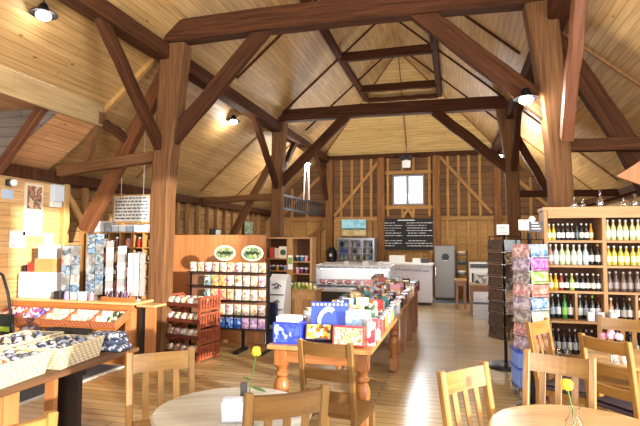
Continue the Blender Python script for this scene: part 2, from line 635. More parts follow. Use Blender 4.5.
# back wall with a window opening
WX0, WX1, WZ0, WZ1 = -1.98, -0.96, 2.98, 3.98
back = MB()
zt = 4.72
xl, xr = RX - HX, RX + HX
for (x0, x1, z0, z1) in ((xl, WX0, 2.53, zt), (WX1, xr, 2.53, zt), (WX0, WX1, 2.53, WZ0), (WX0, WX1, WZ1, zt)):
    back.b2(x0, x1, YB, YB + 0.12, z0, z1)
back.prism([(xl, YB, zt), (xl, YB, 2.53), (XW, YB, 2.53), (XW, YB, roofz(XW))], (0, 0.12, 0))
back.prism([(xr, YB, zt), (XE, YB, roofz(XE)), (XE, YB, 2.53), (xr, YB, 2.53)], (0, 0.12, 0))
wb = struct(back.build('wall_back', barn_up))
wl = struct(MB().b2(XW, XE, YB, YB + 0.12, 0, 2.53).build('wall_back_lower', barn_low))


def stud(p0, p1, w=0.085, d=0.05, par=wb, nm='stud', mt=stud_m):
    p0, p1 = Vector(p0), Vector(p1)
    L = (p1 - p0).length
    o = MB().box((0, 0, L / 2), (w, d, L), bev=0.004).build(nm, mt, par)
    z = (p1 - p0).normalized()
    y = Vector((0, 1, 0))
    x = y.cross(z).normalized()
    mm = Matrix((x, y, z)).transposed().to_4x4()
    mm.translation = p0
    o.matrix_local = mm
    return o


ys = YB - 0.026
for x in (-6.1, -5.5, -4.95, -3.73, -3.36, -3.02, -2.70, -2.14, -0.78, -0.20, 0.14, 0.46, 0.80, 1.80, 2.3, 2.8, 3.2):
    top = min(zt, roofz(x)) - 0.12
    stud((x, ys, 2.6), (x, ys, top))
for x in (-1.66, -1.3):
    stud((x, ys, WZ1 + 0.12), (x, ys, 4.6))
    stud((x, ys, 2.62), (x, ys, WZ0 - 0.12))
for x in (-6.1, -5.5, -4.95, -4.5, -3.73, -3.36, -3.02, -2.70, -2.1, -1.75, -1.4, -1.05, -0.75, -0.22, 0.1, 0.42, 0.75, 1.05, 1.7, 2.2, 2.7, 3.2):
    stud((x, ys - 0.025, 0.02), (x, ys - 0.025, 2.46), 0.085, 0.10, par=wl)
for x0, x1 in ((-6.4, -4.2), (-3.95, -2.45), (-0.43, 1.2), (1.42, 3.4)):
    stud((x0, ys - 0.01, 2.53), (x1, ys - 0.01, 2.53), 0.13, 0.08, nm='rail')
stud((-2.25, ys, 2.9), (-0.66, ys, 2.9), 0.11, 0.08, nm='rail')
stud((-2.25, ys, 4.06), (-0.66, ys, 4.06), 0.11, 0.08, nm='rail')
for a, b in (((-3.97, 2.62), (-2.46, 4.42)), ((-0.45, 4.55), (1.15, 2.66)), ((-4.15, 4.3), (-5.9, 2.65)), ((1.42, 4.2), (3.0, 2.65)), ((-1.47, 2.84), (-1.66, 2.56)), ((-1.47, 2.84), (-1.28, 2.56))):
    stud((a[0], ys - 0.045, a[1]), (b[0], ys - 0.045, b[1]), 0.10, 0.05, nm='diagonal_brace')
for a, b in (((-4.2, 2.35), (-5.6, 1.55)), ((1.42, 2.4), (2.4, 1.6)), ((-2.2, 1.5), (-2.35, 1.1)), ((-0.72, 1.5), (-0.58, 1.1))):
    stud((a[0], ys - 0.045, a[1]), (b[0], ys - 0.045, b[1]), 0.09, 0.05, par=wl, nm='diagonal_brace')
# left stud wall
def stud_l(p0, p1, w=0.09, d=0.10, par=None, nm='stud', mt=stud_m):
    p0, p1 = Vector(p0), Vector(p1)
    L = (p1 - p0).length
    o = MB().box((0, 0, L / 2), (w, d, L), bev=0.004).build(nm, mt, par)
    z = (p1 - p0).normalized()
    y = Vector((1, 0, 0))
    x = y.cross(z).normalized()
    mm = Matrix((x, y, z)).transposed().to_4x4()
    mm.translation = p0
    o.matrix_local = mm
    return o


wlr = bpy.data.objects['wall_left_rear']
y = 7.6
while y < 16.4:
    stud_l((XW + 0.051, y, 0.02), (XW + 0.051, y, 2.75), par=wlr)
    y += 0.52
# window
win = struct(MB().b2(WX0, WX0 + 0.05, YB, YB + 0.08, WZ0, WZ1).b2(WX1 - 0.05, WX1, YB, YB + 0.08, WZ0, WZ1).b2(WX0 + 0.05, WX1 - 0.05, YB, YB + 0.08, WZ0, WZ0 + 0.06).b2(WX0 + 0.05, WX1 - 0.05, YB, YB + 0.08, WZ1 - 0.05, WZ1)
             .b2(-1.54, -1.45, YB, YB + 0.08, WZ0 + 0.06, WZ1 - 0.05).build('window_1', plain('window_frame_pale', '8E8E92', 0.5)))
MB().b2(WX0 + 0.05, -1.54, YB + 0.03, YB + 0.04, WZ0 + 0.06, WZ1 - 0.05).build('pane', glass, win)
MB().b2(-1.45, WX1 - 0.05, YB + 0.03, YB + 0.04, WZ0 + 0.06, WZ1 - 0.05).build('pane', glass, win)
# front wall (behind the viewer): unseen opening, made wide to let in light
struct(MB().b2(-9.0, -4.6, YF - 0.12, YF, 0, 3.7).b2(1.6, XE + 0.12, YF - 0.12, YF, 0, 4.6)
       .prism([(-6.5, YF, 4.2), (XE, YF, 4.2), (XE, YF, 4.6), (1.5, YF, 4.62), (RX, YF, RZ), (-5.4, YF, 3.8)], (0, -0.12, 0)).build('wall_front', barn_side))
# wall plates along the aisles
for nm, x in (('trim_1', XW + 0.10), ('trim_2', XE - 0.10)):
    y0 = 5.45 if x < 0 else 4.7
    struct(MB().b2(x - 0.09, x + 0.09, y0, YB, 2.68 if x < 0 else 2.72, 2.86).build(nm, timber))
struct(MB().b2(xl + 0.1, xr - 0.1, YB - 0.10, YB, 4.56, 4.70).build('trim_3', timber))

# ------------------------------------------------------------------ timber frame
def beam(name, label, cat, p0, p1, w, h, side=(0, 1, 0), mat=timber, group=None, prof=None, jit=0.010, seg=8, bow=0.0):
    """hewn timber: octagonal section along local Z, slightly uneven; prof: list of (t, dw, x_shift)"""
    p0, p1 = Vector(p0), Vector(p1)
    L = (p1 - p0).length
    z = (p1 - p0).normalized()
    s = Vector(side)
    s = (s - z * s.dot(z)).normalized()
    u = z.cross(s)
    rr = random.Random(hash(label) % 9973 if False else sum(map(ord, label)))
    bm = bmesh.new()
    rings = []
    ch = min(w, h) * 0.09
    for i in range(seg + 1):
        t = i / seg
        kw, sx = 1.0, 0.0
        if prof:
            for (ta, wa, xa), (tb, wb_, xb) in zip(prof, prof[1:]):
                if ta <= t <= tb:
                    f = (t - ta) / (tb - ta)
                    kw = wa + (wb_ - wa) * f
                    sx = xa + (xb - xa) * f
        bw = bow * 4 * t * (1 - t)
        jx, jy = (rr.uniform(-jit, jit), rr.uniform(-jit, jit)) if 0 < i < seg else (0, 0)
        W2, H2 = w / 2, h / 2 * kw
        ring = []
        for (a, b) in ((-1, -1), (1, -1), (1, 1), (-1, 1)):
            for (ca, cb_) in (((0, 1), (1, 0)) if a * b > 0 else ((1, 0), (0, 1))):
                ring.append(bm.verts.new((a * (W2 - ca * ch) + jx, b * (H2 - cb_ * ch) + jy + sx + bw, t * L)))
        rings.append(ring)
    for a, b in zip(rings, rings[1:]):
        for i in range(8):
            j = (i + 1) % 8
            bm.faces.new((a[i], a[j], b[j], b[i]))
    bm.faces.new(list(reversed(rings[0])))
    bm.faces.new(rings[-1])
    bmesh.ops.recalc_face_normals(bm, faces=bm.faces[:])
    me = bpy.data.meshes.new(name)
    bm.to_mesh(me)
    bm.free()
    me.materials.append(mat)
    o = bpy.data.objects.new(name, me)
    C.objects.link(o)
    mm = Matrix((s, u, z)).transposed().to_4x4()
    mm.translation = p0
    o.matrix_world = mm
    return tag(o, label, cat, group, 'structure')


XL, XR, Y1, Y2 = -4.27, 1.27, 6.7, 11.8
G_P, G_T, G_B, G_R, G_S = 'arcade posts', 'tie beams', 'curved braces', 'aisle ties', 'raking struts'
# posts: side (0,-1,0) makes local Y (the jowl direction) run along world X
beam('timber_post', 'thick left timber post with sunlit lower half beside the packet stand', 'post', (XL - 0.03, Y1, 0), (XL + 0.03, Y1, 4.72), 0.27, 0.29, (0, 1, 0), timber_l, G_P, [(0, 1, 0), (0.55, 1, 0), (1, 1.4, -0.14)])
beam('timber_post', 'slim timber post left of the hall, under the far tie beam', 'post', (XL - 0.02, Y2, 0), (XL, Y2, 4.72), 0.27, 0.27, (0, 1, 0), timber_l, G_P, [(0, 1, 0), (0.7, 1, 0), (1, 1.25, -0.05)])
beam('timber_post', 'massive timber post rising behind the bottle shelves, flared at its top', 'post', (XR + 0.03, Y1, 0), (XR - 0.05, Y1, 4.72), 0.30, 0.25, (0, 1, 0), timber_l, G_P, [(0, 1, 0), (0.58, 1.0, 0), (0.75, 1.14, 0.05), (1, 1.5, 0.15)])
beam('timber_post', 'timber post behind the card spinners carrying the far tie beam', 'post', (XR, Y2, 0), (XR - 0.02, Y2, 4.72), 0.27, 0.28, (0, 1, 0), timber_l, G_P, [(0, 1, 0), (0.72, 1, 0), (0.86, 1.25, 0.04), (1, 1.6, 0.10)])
for x, lb in ((-4.12, 'dark timber wall post by the corner of the back wall, beside the black railing'), (-2.36, 'brown wall post between landscape picture and blackboard'), (-0.55, 'brown wall post just above the grey cabinet'), (1.32, 'dark timber wall post at the right corner of the back wall')):
    beam('wall_post', lb, 'post', (x, YB - 0.10, 0), (x, YB - 0.10, 4.56), 0.18, 0.24, (0, 1, 0), grain('wall_post_oak', '8A5F36', '684324', 'Z', 0.7, 26, 0.06, 0.15), 'posts on the back wall')
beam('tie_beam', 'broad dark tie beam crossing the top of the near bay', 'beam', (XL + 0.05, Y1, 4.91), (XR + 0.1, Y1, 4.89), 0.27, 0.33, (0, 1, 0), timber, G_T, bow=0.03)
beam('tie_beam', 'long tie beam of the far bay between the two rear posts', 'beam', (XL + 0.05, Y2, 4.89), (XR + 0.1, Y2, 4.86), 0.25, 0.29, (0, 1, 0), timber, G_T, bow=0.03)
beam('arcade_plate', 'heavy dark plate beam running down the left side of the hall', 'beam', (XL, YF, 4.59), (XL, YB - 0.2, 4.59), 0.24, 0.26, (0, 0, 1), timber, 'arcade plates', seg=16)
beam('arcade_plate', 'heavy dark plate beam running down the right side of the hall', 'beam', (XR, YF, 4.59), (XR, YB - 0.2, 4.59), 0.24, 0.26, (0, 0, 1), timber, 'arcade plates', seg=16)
# upper collar frame
for x, lb in ((-2.58, 'dark upper purlin along the left roof slope near the ridge'), (-0.40, 'dark upper purlin along the right roof slope near the ridge')):
    beam('upper_purlin', lb, 'beam', (x, YF, 6.12), (x, 15.05, 6.12), 0.13, 0.15, (0, 0, 1), timber, 'upper purlins', seg=16)
for y, lb in ((11.35, 'collar beam nearest along the upper purlins, above the far tie beam'), (13.9, 'middle collar beam between the upper purlins, under the hip'), (15.05, 'thin farthest collar beam closing the upper purlin frame')):
    beam('collar_beam', lb, 'beam', (-2.55, y, 6.1), (-0.43, y, 6.1), 0.14, 0.20 if y < 14 else 0.12, (0, 1, 0), timber, 'collar beams')
# nave braces
beam('brace', 'straight dark brace from the sunlit left post up to the near tie beam', 'brace', (-4.2, Y1, 3.2), (-2.62, Y1, 4.86), 0.13, 0.22, (0, 1, 0), timber, G_B)
beam('brace', 'dark brace from the massive right post up to the near tie beam', 'brace', (1.22, Y1, 3.3), (-0.50, Y1, 4.88), 0.13, 0.26, (0, 1, 0), timber, G_B)
beam('brace', 'dark brace from the far left post up to the far tie beam', 'brace', (-4.2, Y2, 3.2), (-2.52, Y2, 4.8), 0.13, 0.22, (0, 1, 0), timber, G_B)
beam('brace', 'dark brace from the far right post up to the far tie beam', 'brace', (1.2, Y2, 3.35), (-0.42, Y2, 4.78), 0.13, 0.22, (0, 1, 0), timber, G_B)
# braces along the plates
beam('brace', 'long near brace from the left plate down to the sunlit left post', 'brace', (XL - 0.02, 6.6, 3.15), (XL, 5.0, 4.72), 0.12, 0.17, (1, 0, 0), timber, G_B)
beam('brace', 'thin brace from the left plate down to the far left post', 'brace', (XL, 11.7, 3.1), (XL, 10.1, 4.6), 0.12, 0.15, (1, 0, 0), timber, G_B)
beam('brace', 'upright reddish brace across the face of the massive right post', 'brace', (XR + 0.02, 6.40, 2.95), (XR - 0.02, 5.15, 4.65), 0.13, 0.17, (1, 0, 0), grain('reddish_oak', '7C4A2C', '5C331C', 'Z', 0.6, 30, 0.05, 0.05, 0.2), G_B)
beam('brace', 'dark brace leaving the back of the massive right post towards the plate', 'brace', (XR, 6.9, 3.3), (XR, 8.35, 4.6), 0.12, 0.15, (1, 0, 0), timber, G_B)
beam('brace', 'short dark brace in front of the far right post, beside a lamp', 'brace', (XR, 11.65, 3.35), (XR, 10.3, 4.6), 0.12, 0.15, (1, 0, 0), timber, G_B)
beam('brace', 'dark brace behind the sunlit left post rising to the plate', 'brace', (XL, 6.85, 3.3), (XL, 8.3, 4.6), 0.12, 0.15, (1, 0, 0), timber, G_B)
beam('brace', 'brace beyond the far left post, next to the hanging lamp', 'brace', (XL, 11.95, 3.4), (XL, 13.2, 4.55), 0.12, 0.14, (1, 0, 0), timber, G_B)
beam('brace', 'brace from the corner wall post up to the left plate end', 'brace', (-4.2, 16.45, 3.2), (-4.25, 15.3, 4.55), 0.10, 0.12, (1, 0, 0), timber, G_B)
# aisle ties and raking struts
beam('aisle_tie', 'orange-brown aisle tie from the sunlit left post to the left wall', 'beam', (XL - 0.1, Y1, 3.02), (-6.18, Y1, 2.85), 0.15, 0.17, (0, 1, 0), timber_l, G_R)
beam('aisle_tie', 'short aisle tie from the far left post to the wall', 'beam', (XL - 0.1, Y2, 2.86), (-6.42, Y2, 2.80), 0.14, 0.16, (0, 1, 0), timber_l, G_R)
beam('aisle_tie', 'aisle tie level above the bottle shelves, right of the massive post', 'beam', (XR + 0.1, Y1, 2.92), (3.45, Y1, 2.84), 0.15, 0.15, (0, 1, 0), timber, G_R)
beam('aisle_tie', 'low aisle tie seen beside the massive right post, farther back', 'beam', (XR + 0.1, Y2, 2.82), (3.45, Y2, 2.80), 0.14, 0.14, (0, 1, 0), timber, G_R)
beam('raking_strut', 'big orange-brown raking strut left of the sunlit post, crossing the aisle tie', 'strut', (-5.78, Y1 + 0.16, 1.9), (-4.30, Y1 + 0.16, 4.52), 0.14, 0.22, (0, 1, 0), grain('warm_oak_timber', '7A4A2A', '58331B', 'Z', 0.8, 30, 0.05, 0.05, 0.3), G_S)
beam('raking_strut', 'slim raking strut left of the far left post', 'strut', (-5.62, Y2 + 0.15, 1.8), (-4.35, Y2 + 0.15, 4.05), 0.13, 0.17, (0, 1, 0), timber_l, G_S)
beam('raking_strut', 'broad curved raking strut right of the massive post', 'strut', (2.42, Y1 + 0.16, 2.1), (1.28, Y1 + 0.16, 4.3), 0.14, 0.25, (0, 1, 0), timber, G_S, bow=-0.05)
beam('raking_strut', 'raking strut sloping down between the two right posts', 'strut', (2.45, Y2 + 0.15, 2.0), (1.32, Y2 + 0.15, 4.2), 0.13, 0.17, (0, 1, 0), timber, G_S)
beam('roof_strut', 'reddish strut under the soffit at the far left edge', 'strut', (-6.32, 5.68, 2.72), (-5.55, 5.68, 3.62), 0.10, 0.12, (0, 1, 0), grain('reddish_oak', '7C4A2C', '5C331C', 'Z', 0.6, 30, 0.05, 0.05, 0.2), 'soffit struts')
beam('roof_strut', 'short strut standing on the left aisle tie under the fascia corner', 'strut', (-5.62, 6.62, 3.0), (-5.36, 6.62, 3.75), 0.11, 0.13, (0, 1, 0), timber_l, 'soffit struts')
beam('roof_strut', 'short dark piece bridging fascia corner and raking strut', 'strut', (-5.38, 6.72, 3.6), (-4.98, 6.86, 3.3), 0.12, 0.14, (0, 1, 0), timber, 'soffit struts')
beam('wall_brace', 'pale knee brace on the stud wall by the corner notice box', 'brace', (-6.38, 7.05, 2.55), (-6.38, 7.75, 1.75), 0.07, 0.10, (1, 0, 0), pale_batten, 'left wall timbers')
beam('corner_post', 'pale square post at the corner of the boarded left wall', 'post', (-6.38, 7.05, 0), (-6.38, 7.05, 2.68), 0.12, 0.12, (1, 0, 0), pale_batten, 'left wall timbers')
# roof battens (rafter cover strips) lying against the slopes
def batten(par, p0, p1, w=0.05, d=0.03, mat=batten_m):
    o = MB().bar(p0, p1, w, d, (0, 1, 0)).build('batten', mat, bpy.data.objects[par])


def slope(x, y, dz=0.02):
    return (x, y, roofz(x) - dz)


for y in (8.9, 11.6, 13.6):
    batten('ceiling_left', slope(-4.1, y), slope(-1.6, y), 0.05, 0.03, timber)
    batten('ceiling_right', slope(1.1, y), slope(-1.4, y), 0.05, 0.03, timber)
    batten('ceiling_left', slope(-4.45, y), slope(-6.3, y))
    batten('ceiling_right', slope(1.45, y), slope(3.3, y))
batten('ceiling_left', slope(-4.45, 6.72, 0.04), slope(-6.3, 6.72, 0.04), 0.07, 0.08, pale_batten)
batten('ceiling_right', slope(1.45, 7.4), slope(3.3, 7.4))
batten('ceiling_right', slope(1.45, 5.6), slope(3.3, 5.6))
batten('ceiling_hip', (RX, AY + 0.1, RZ - 0.11), (RX, YB - 0.2, 4.72 + 0.17), 0.04, 0.03)
batten('ceiling_left', (RX - 0.05, AY + 0.03, RZ - 0.06), (xl + 0.08, YB - 0.1, 4.78), 0.05, 0.03)
batten('ceiling_right', (RX + 0.05, AY + 0.03, RZ - 0.06), (xr - 0.08, YB - 0.1, 4.78), 0.05, 0.03)

# ------------------------------------------------------------------ lamps
G_L = 'pendant lamps'


def pendant(x, y, z, ztop, label, power=110):
    t = root('pendant_lamp', label, 'lamp', (x, y, z), 0, G_L)
    MB().tube([(0, 0, 0.1), (0, 0, ztop - z)], 0.008, 6).build('cord', black, t)
    MB().lathe([(0.03, 0.12), (0.045, 0.10), (0.06, 0.05), (0.15, 0.0), (0.155, -0.01), (0.15, -0.012), (0.055, 0.035), (0.0, 0.04)], seg=20).build('lamp_shade', blackm, t, True)
    MB().ball((0, 0, -0.025), 0.085, (1, 1, 0.6), 14).build('bulb', bulb_m, t, True)
    d = bpy.data.lights.new('lamp_light', 'POINT')
    d.energy = power
    d.color = (1.0, 0.97, 0.90)
    d.shadow_soft_size = 0.12
    o = bpy.data.objects.new('lamp_light', d)
    C.objects.link(o)
    o.parent = t
    o.location = (0, 0, -0.16)
    return t


pendant(-4.62, 9.9, 4.36, roofz(-4.62), 'pendant lamp between the two left posts, below the sloping ceiling', 26)
pendant(0.87, 6.52, 3.50, 3.64, 'brightest pendant lamp, just left of the massive right post', 75)
pendant(1.10, 13.2, 3.92, 4.47, 'pendant lamp beside the far right post, near the back wall', 230)
lp = pendant(-4.05, 13.6, 3.98, 4.47, 'pendant lamp with two white hanging rods by the far left post', 230)
MB().tube([(-0.05, 0, -0.07), (-0.09, 0, -1.05)], 0.018, 6).tube([(0.05, 0, -0.07), (0.07, 0, -1.05)], 0.022, 6).build('hanging_rod', plain('white_rod', 'F5F3EA', 0.5), lp)
pendant(-4.60, 4.65, 4.36, roofz(-4.60), 'pendant lamp cut by the top left edge of the picture', 7)
pendant(-2.75, 2.7, 4.75, roofz(-2.75), 'added unseen pendant lamp over the left cafe tables, above the picture', 130)  # out of view, added to light the near ceiling
pendant(-0.25, 2.7, 4.75, roofz(-0.25), 'added unseen pendant lamp over the right cafe tables, above the picture', 130)  # second unseen lamp added for the near ceiling
pendant(2.45, 3.5, 3.60, 4.5, 'added unseen pendant lamp in the right porch, beyond the picture edge', 22)  # unseen lamp added to brighten the right aisle ceiling
# twin spot emergency light hanging in front of the hip end
t = root('emergency_light', 'twin-head emergency light hanging by a wire above the window', 'light', (-1.49, 16.35, 4.30))
MB().box((0, 0, 0), (0.26, 0.12, 0.24), bev=0.01).build('battery_box', white, t)
for sx in (-1, 1):
    MB().lathe([(0.0, -0.05), (0.06, -0.05), (0.09, 0.05), (0.0, 0.05)], (0.12 * sx, -0.02, 0.18), 12, Euler((PI / 2, 0, 0)).to_matrix()).build('spot_head', black, t, True)
MB().tube([(0, 0, 0.12), (0, -0.1, 1.0)], 0.008, 5).build('wire', black, t)

# ------------------------------------------------------------------ gallery railing
t = root('gallery_railing', 'black railing of thin balusters by the far left post', 'railing', (0, 0, 0))
MB().bar((-4.30, 12.0, 2.95), (-4.30, 16.5, 3.02), 0.05, 0.05).build('top_rail', black, t)
MB().bar((-4.30, 12.0, 2.60), (-4.30, 16.5, 2.62), 0.05, 0.06).build('bottom_rail', black, t)
for i in range(21):
    y = 12.08 + i * 0.215
    MB().bar((-4.30, y, 2.62), (-4.30, y, 2.98), 0.026, 0.026).build('baluster', black, t)

# ------------------------------------------------------------------ chairs
def bowed_rail(w, h, th_, bow, n=8):
    """back rail along X, bowed towards -Y in the middle"""
    mb = MB()
    R = []
    for i in range(n + 1):
        x = -w / 2 + w * i / n
        y = -bow * (1 - (2 * i / n - 1) ** 2)
        R.append([mb.bm.verts.new((x, y + a * th_ / 2, b * h / 2)) for a, b in ((-1, -1), (1, -1), (1, 1), (-1, 1))])
    for a, b in zip(R, R[1:]):
        for k in range(4):
            l = (k + 1) % 4
            mb.bm.faces.new((a[k], a[l], b[l], b[k]))
    mb.bm.faces.new(R[0])
    mb.bm.faces.new(list(reversed(R[-1])))
    return mb


CW = 0.43


def rk(z):                      # rake of the back above the seat
    return -0.09 * max(0.0, (z - 0.45) / 0.55)


def chair(kind, label, loc, facing, mx=oak_x, mz=oak_z, cushion=None, group='oak cafe chairs', w=CW):
    f = math.radians(facing)
    rz = f - PI / 2
    t = root('dining_chair', label, 'chair', (loc[0] + 0.08 * math.cos(f), loc[1] + 0.08 * math.sin(f), 0), rz, group)
    px = w / 2 - 0.021
    for s in (-1, 1):
        mb = MB()
        prof = [(0.0, -0.03), (0.25, -0.005), (0.45, 0.0), (0.72, rk(0.72)), (1.0, rk(1.0))]
        R = []
        for z, y in prof:
            a = 0.021
            b = 0.024 if z < 0.5 else 0.020
            R.append([mb.bm.verts.new((s * px + i * a, y + j * b, z)) for i, j in ((-1, -1), (1, -1), (1, 1), (-1, 1))])
        for A, B in zip(R, R[1:]):
            for k in range(4):
                l = (k + 1) % 4
                mb.bm.faces.new((A[k], A[l], B[l], B[k]))
        mb.bm.faces.new(R[0])
        mb.bm.faces.new(R[-1])
        bmesh.ops.recalc_face_normals(mb.bm, faces=mb.bm.faces[:])
        bmesh.ops.bevel(mb.bm, geom=mb.bm.edges[:], offset=0.005, segments=1, affect='EDGES')
        mb.build('leg', mz, t)
        MB().bar((s * px, 0.40, 0), (s * px, 0.40, 0.435), 0.04, 0.04, (1, 0, 0), 0.004).build('leg', mz, t)
        MB().bar((s * px, 0.02, 0.2), (s * px, 0.385, 0.2), 0.02, 0.03).build('stretcher', mz, t)
        MB().bar((s * px, 0.02, 0.41), (s * px, 0.385, 0.41), 0.022, 0.055).build('apron', mz, t)
    MB().bar((-px, 0.40, 0.41), (px, 0.40, 0.41), 0.022, 0.05, (0, 1, 0)).build('apron', mx, t)
    MB().bar((-px + 0.02, 0.2, 0.2), (px - 0.02, 0.2, 0.2), 0.02, 0.025, (0, 1, 0)).build('stretcher', mx, t)
    MB().box((0, 0.21, 0.45), (w + 0.005, 0.42, 0.026), bev=0.008).build('seat', mx if not cushion else cushion, t)
    if cushion:
        MB().pillow((0, 0.22, 0.478), (w - 0.03, 0.05, 0.38), (PI / 2, 0, 0), 6).build('cushion', cushion, t, True)
    rw = w - 0.084
    if kind == 'slat':
        o = bowed_rail(rw + 0.01, 0.115, 0.024, 0.018).build('top_rail', mx, t)
        o.location = (0, rk(0.92), 0.925)
        o.rotation_euler.x = 0.16
        MB().bar((-rw / 2, rk(0.56), 0.56), (rw / 2, rk(0.56), 0.56), 0.022, 0.045, (0, 1, 0)).build('back_rail', mx, t)
        for k in range(3):
            x = (k - 1) * rw / 3.6
            MB().bar((x, rk(0.57) - 0.002, 0.575), (x, rk(0.87) - 0.014, 0.875), 0.040, 0.013, (1, 0, 0), 0.002).build('slat', mz, t)
    else:
        for k, (z, h) in enumerate(((0.94, 0.095), (0.76, 0.085), (0.60, 0.075))):
            o = bowed_rail(rw + 0.01, h, 0.020, 0.020).build('back_rail', mx, t)
            o.location = (0, rk(z), z)
            o.rotation_euler.x = 0.16
    return t


aub = plain('aubergine_cushion', '3A2A33', 0.8)
chair('slat', 'oak slat-back chair on the far side of the round table with the napkin holder', (-1.865, 2.945), -49.3)
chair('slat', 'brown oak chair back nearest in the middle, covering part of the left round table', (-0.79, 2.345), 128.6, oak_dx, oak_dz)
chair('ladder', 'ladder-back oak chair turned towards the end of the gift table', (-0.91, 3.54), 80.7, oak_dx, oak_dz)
chair('slat', 'oak slat chair standing left of the round table with the glass vase', (0.045, 3.035), -38.5)
chair('slat', 'oak slat chair directly behind the yellow rose in the glass vase', (0.635, 3.56), -111.5)
chair('ladder', 'ladder-back chair with aubergine cushion and sunlit edges at the right', (1.085, 4.27), 37.3, cushion=aub)
chair('slat', 'small-looking pale chair against the end of the bottle shelves', (0.74, 5.06), -32, cushion=aub)
chair('slat', 'oak chair behind the pink flowers, with its back to the bottle shelves', (1.56, 5.50), -114)
chair('slat', 'oak chair of which only the back top shows, bottom left corner', (-1.73, 1.60), 148)

# ------------------------------------------------------------------ round tables
def round_table(loc, r, label):
    t = root('round_table', label, 'table', (*loc, 0), rnd.uniform(0.3, 0.9), 'round cafe tables')
    MB().lathe([(r - 0.012, 0.715), (r, 0.725), (r, 0.74), (r - 0.010, 0.75)], seg=56).build('tabletop', (top_m if loc[0] < 0 else top_w), t, True)
    MB().lathe([(0.035, 0.10), (0.05, 0.14), (0.04, 0.2), (0.04, 0.66), (0.06, 0.70), (0.14, 0.715)], seg=16).build('pedestal', oak_z, t, True)
    for k in range(4):
        a = k * PI / 2
        c, s = math.cos(a), math.sin(a)
        MB().bar((0.03 * c, 0.03 * s, 0.16), (0.095 * c, 0.095 * s, 0.022), 0.05, 0.045, None, 0.004).build('foot', oak_z, t)
    return t


round_table((-1.235, 2.70), 0.45, 'round table of pale boards with a white napkin holder, left')
round_table((0.62, 2.85), 0.46, 'round oak table nearest at the right, with a rose in a glass vase')
round_table((1.465, 4.84), 0.42, 'round oak table before the bottle shelves, with pink flowers on it')

# ------------------------------------------------------------------ flowers
rose_y = plain('yellow_petal', 'F5C52A', 0.6)
pink_p = plain('pink_petal', 'E79BB4', 0.6)
stem_m = plain('green_stem', '4F7A2C', 0.6)
leaf_m = plain('green_leaf', '3F6B26', 0.55)
vase_g = plain('vase_glass', (0.95, 0.98, 0.98), 0.02, trans=1.0, var=0.0)
MATS['vase_glass'].node_tree.nodes['Principled BSDF'].inputs['IOR'].default_value = 1.2


def bloom(c, r, mat, par, name='bloom'):
    mb = MB()
    mb.ball(c, r * 0.72, (1, 1, 1.05), 10)
    for ring, (n, tilt, rad) in enumerate(((5, 0.5, 0.45), (6, 0.9, 0.75))):
        for k in range(n):
            a = 2 * PI * k / n + ring * 0.5
            R = Matrix.Rotation(a, 3, 'Z') @ Matrix.Rotation(tilt * 0.6, 3, 'Y')
            p = R @ Vector((rad * r, 0, 0.1 * r))
            mb.pillow(Vector(c) + p, (r * 1.0, r * 0.25, r * 1.3), (PI / 2 * 0 + 0.0, -tilt * 0.4, a + PI / 2), 3)
    return mb.build(name, mat, par, True)


def leaf(mb, base, tip, w):
    base, tip = Vector(base), Vector(tip)
    d = tip - base
    s = d.cross(Vector((0, 0, 1)))
    s = s.normalized() if s.length > 1e-4 else Vector((1, 0, 0))
    P = [base]
    a, b = [], []
    for f, k in ((0.25, 0.8), (0.5, 1.0), (0.78, 0.6)):
        m_ = base + d * f + Vector((0, 0, -0.1 * d.length * f * f))
        a.append(m_ + s * w / 2 * k)
        b.append(m_ - s * w / 2 * k)
    poly = [base] + a + [tip + Vector((0, 0, -0.1 * d.length))] + list(reversed(b))
    mb.prism(poly, d.cross(s).normalized() * 0.0015)


def rose(label, loc, h, r, lean, leaves=True):
    t = root('yellow_rose', label, 'flower', loc, 0, 'yellow roses')
    lx, ly = lean
    MB().tube([(0, 0, 0), (lx * 0.08, ly * 0.08, h * 0.35), (lx * 0.55, ly * 0.55, h * 0.7), (lx, ly, h)], 0.0032, 6).build('stem', stem_m, t, True)
    bloom((lx, ly, h + r * 0.5), r, rose_y, t)
    if leaves:
        mb = MB()
        leaf(mb, (lx * 0.3, ly * 0.3, h * 0.45), (lx * 0.3 + 0.085, ly * 0.3 + 0.01, h * 0.40), 0.050)
        leaf(mb, (lx * 0.3, ly * 0.3, h * 0.55), (lx * 0.3 - 0.045, ly * 0.3 - 0.01, h * 0.62), 0.034)
        mb.build('leaf', leaf_m, t)
    return t


# glass bottle vase on the right table
t = root('bottle_vase', 'clear glass bottle vase holding a yellow rose on the right table', 'vase', (0.565, 2.80, 0.7505))
MB().lathe([(0.036, 0.0), (0.042, 0.01), (0.042, 0.065), (0.024, 0.098), (0.022, 0.128), (0.028, 0.137), (0.024, 0.137), (0.018, 0.128), (0.020, 0.096), (0.038, 0.062), (0.038, 0.012), (0.0, 0.008)], seg=20).build('glass_body', vase_g, t, True)
rose('yellow rose leaning in the glass bottle vase', (0.565, 2.80, 0.765), 0.225, 0.030, (-0.030, -0.01), False)
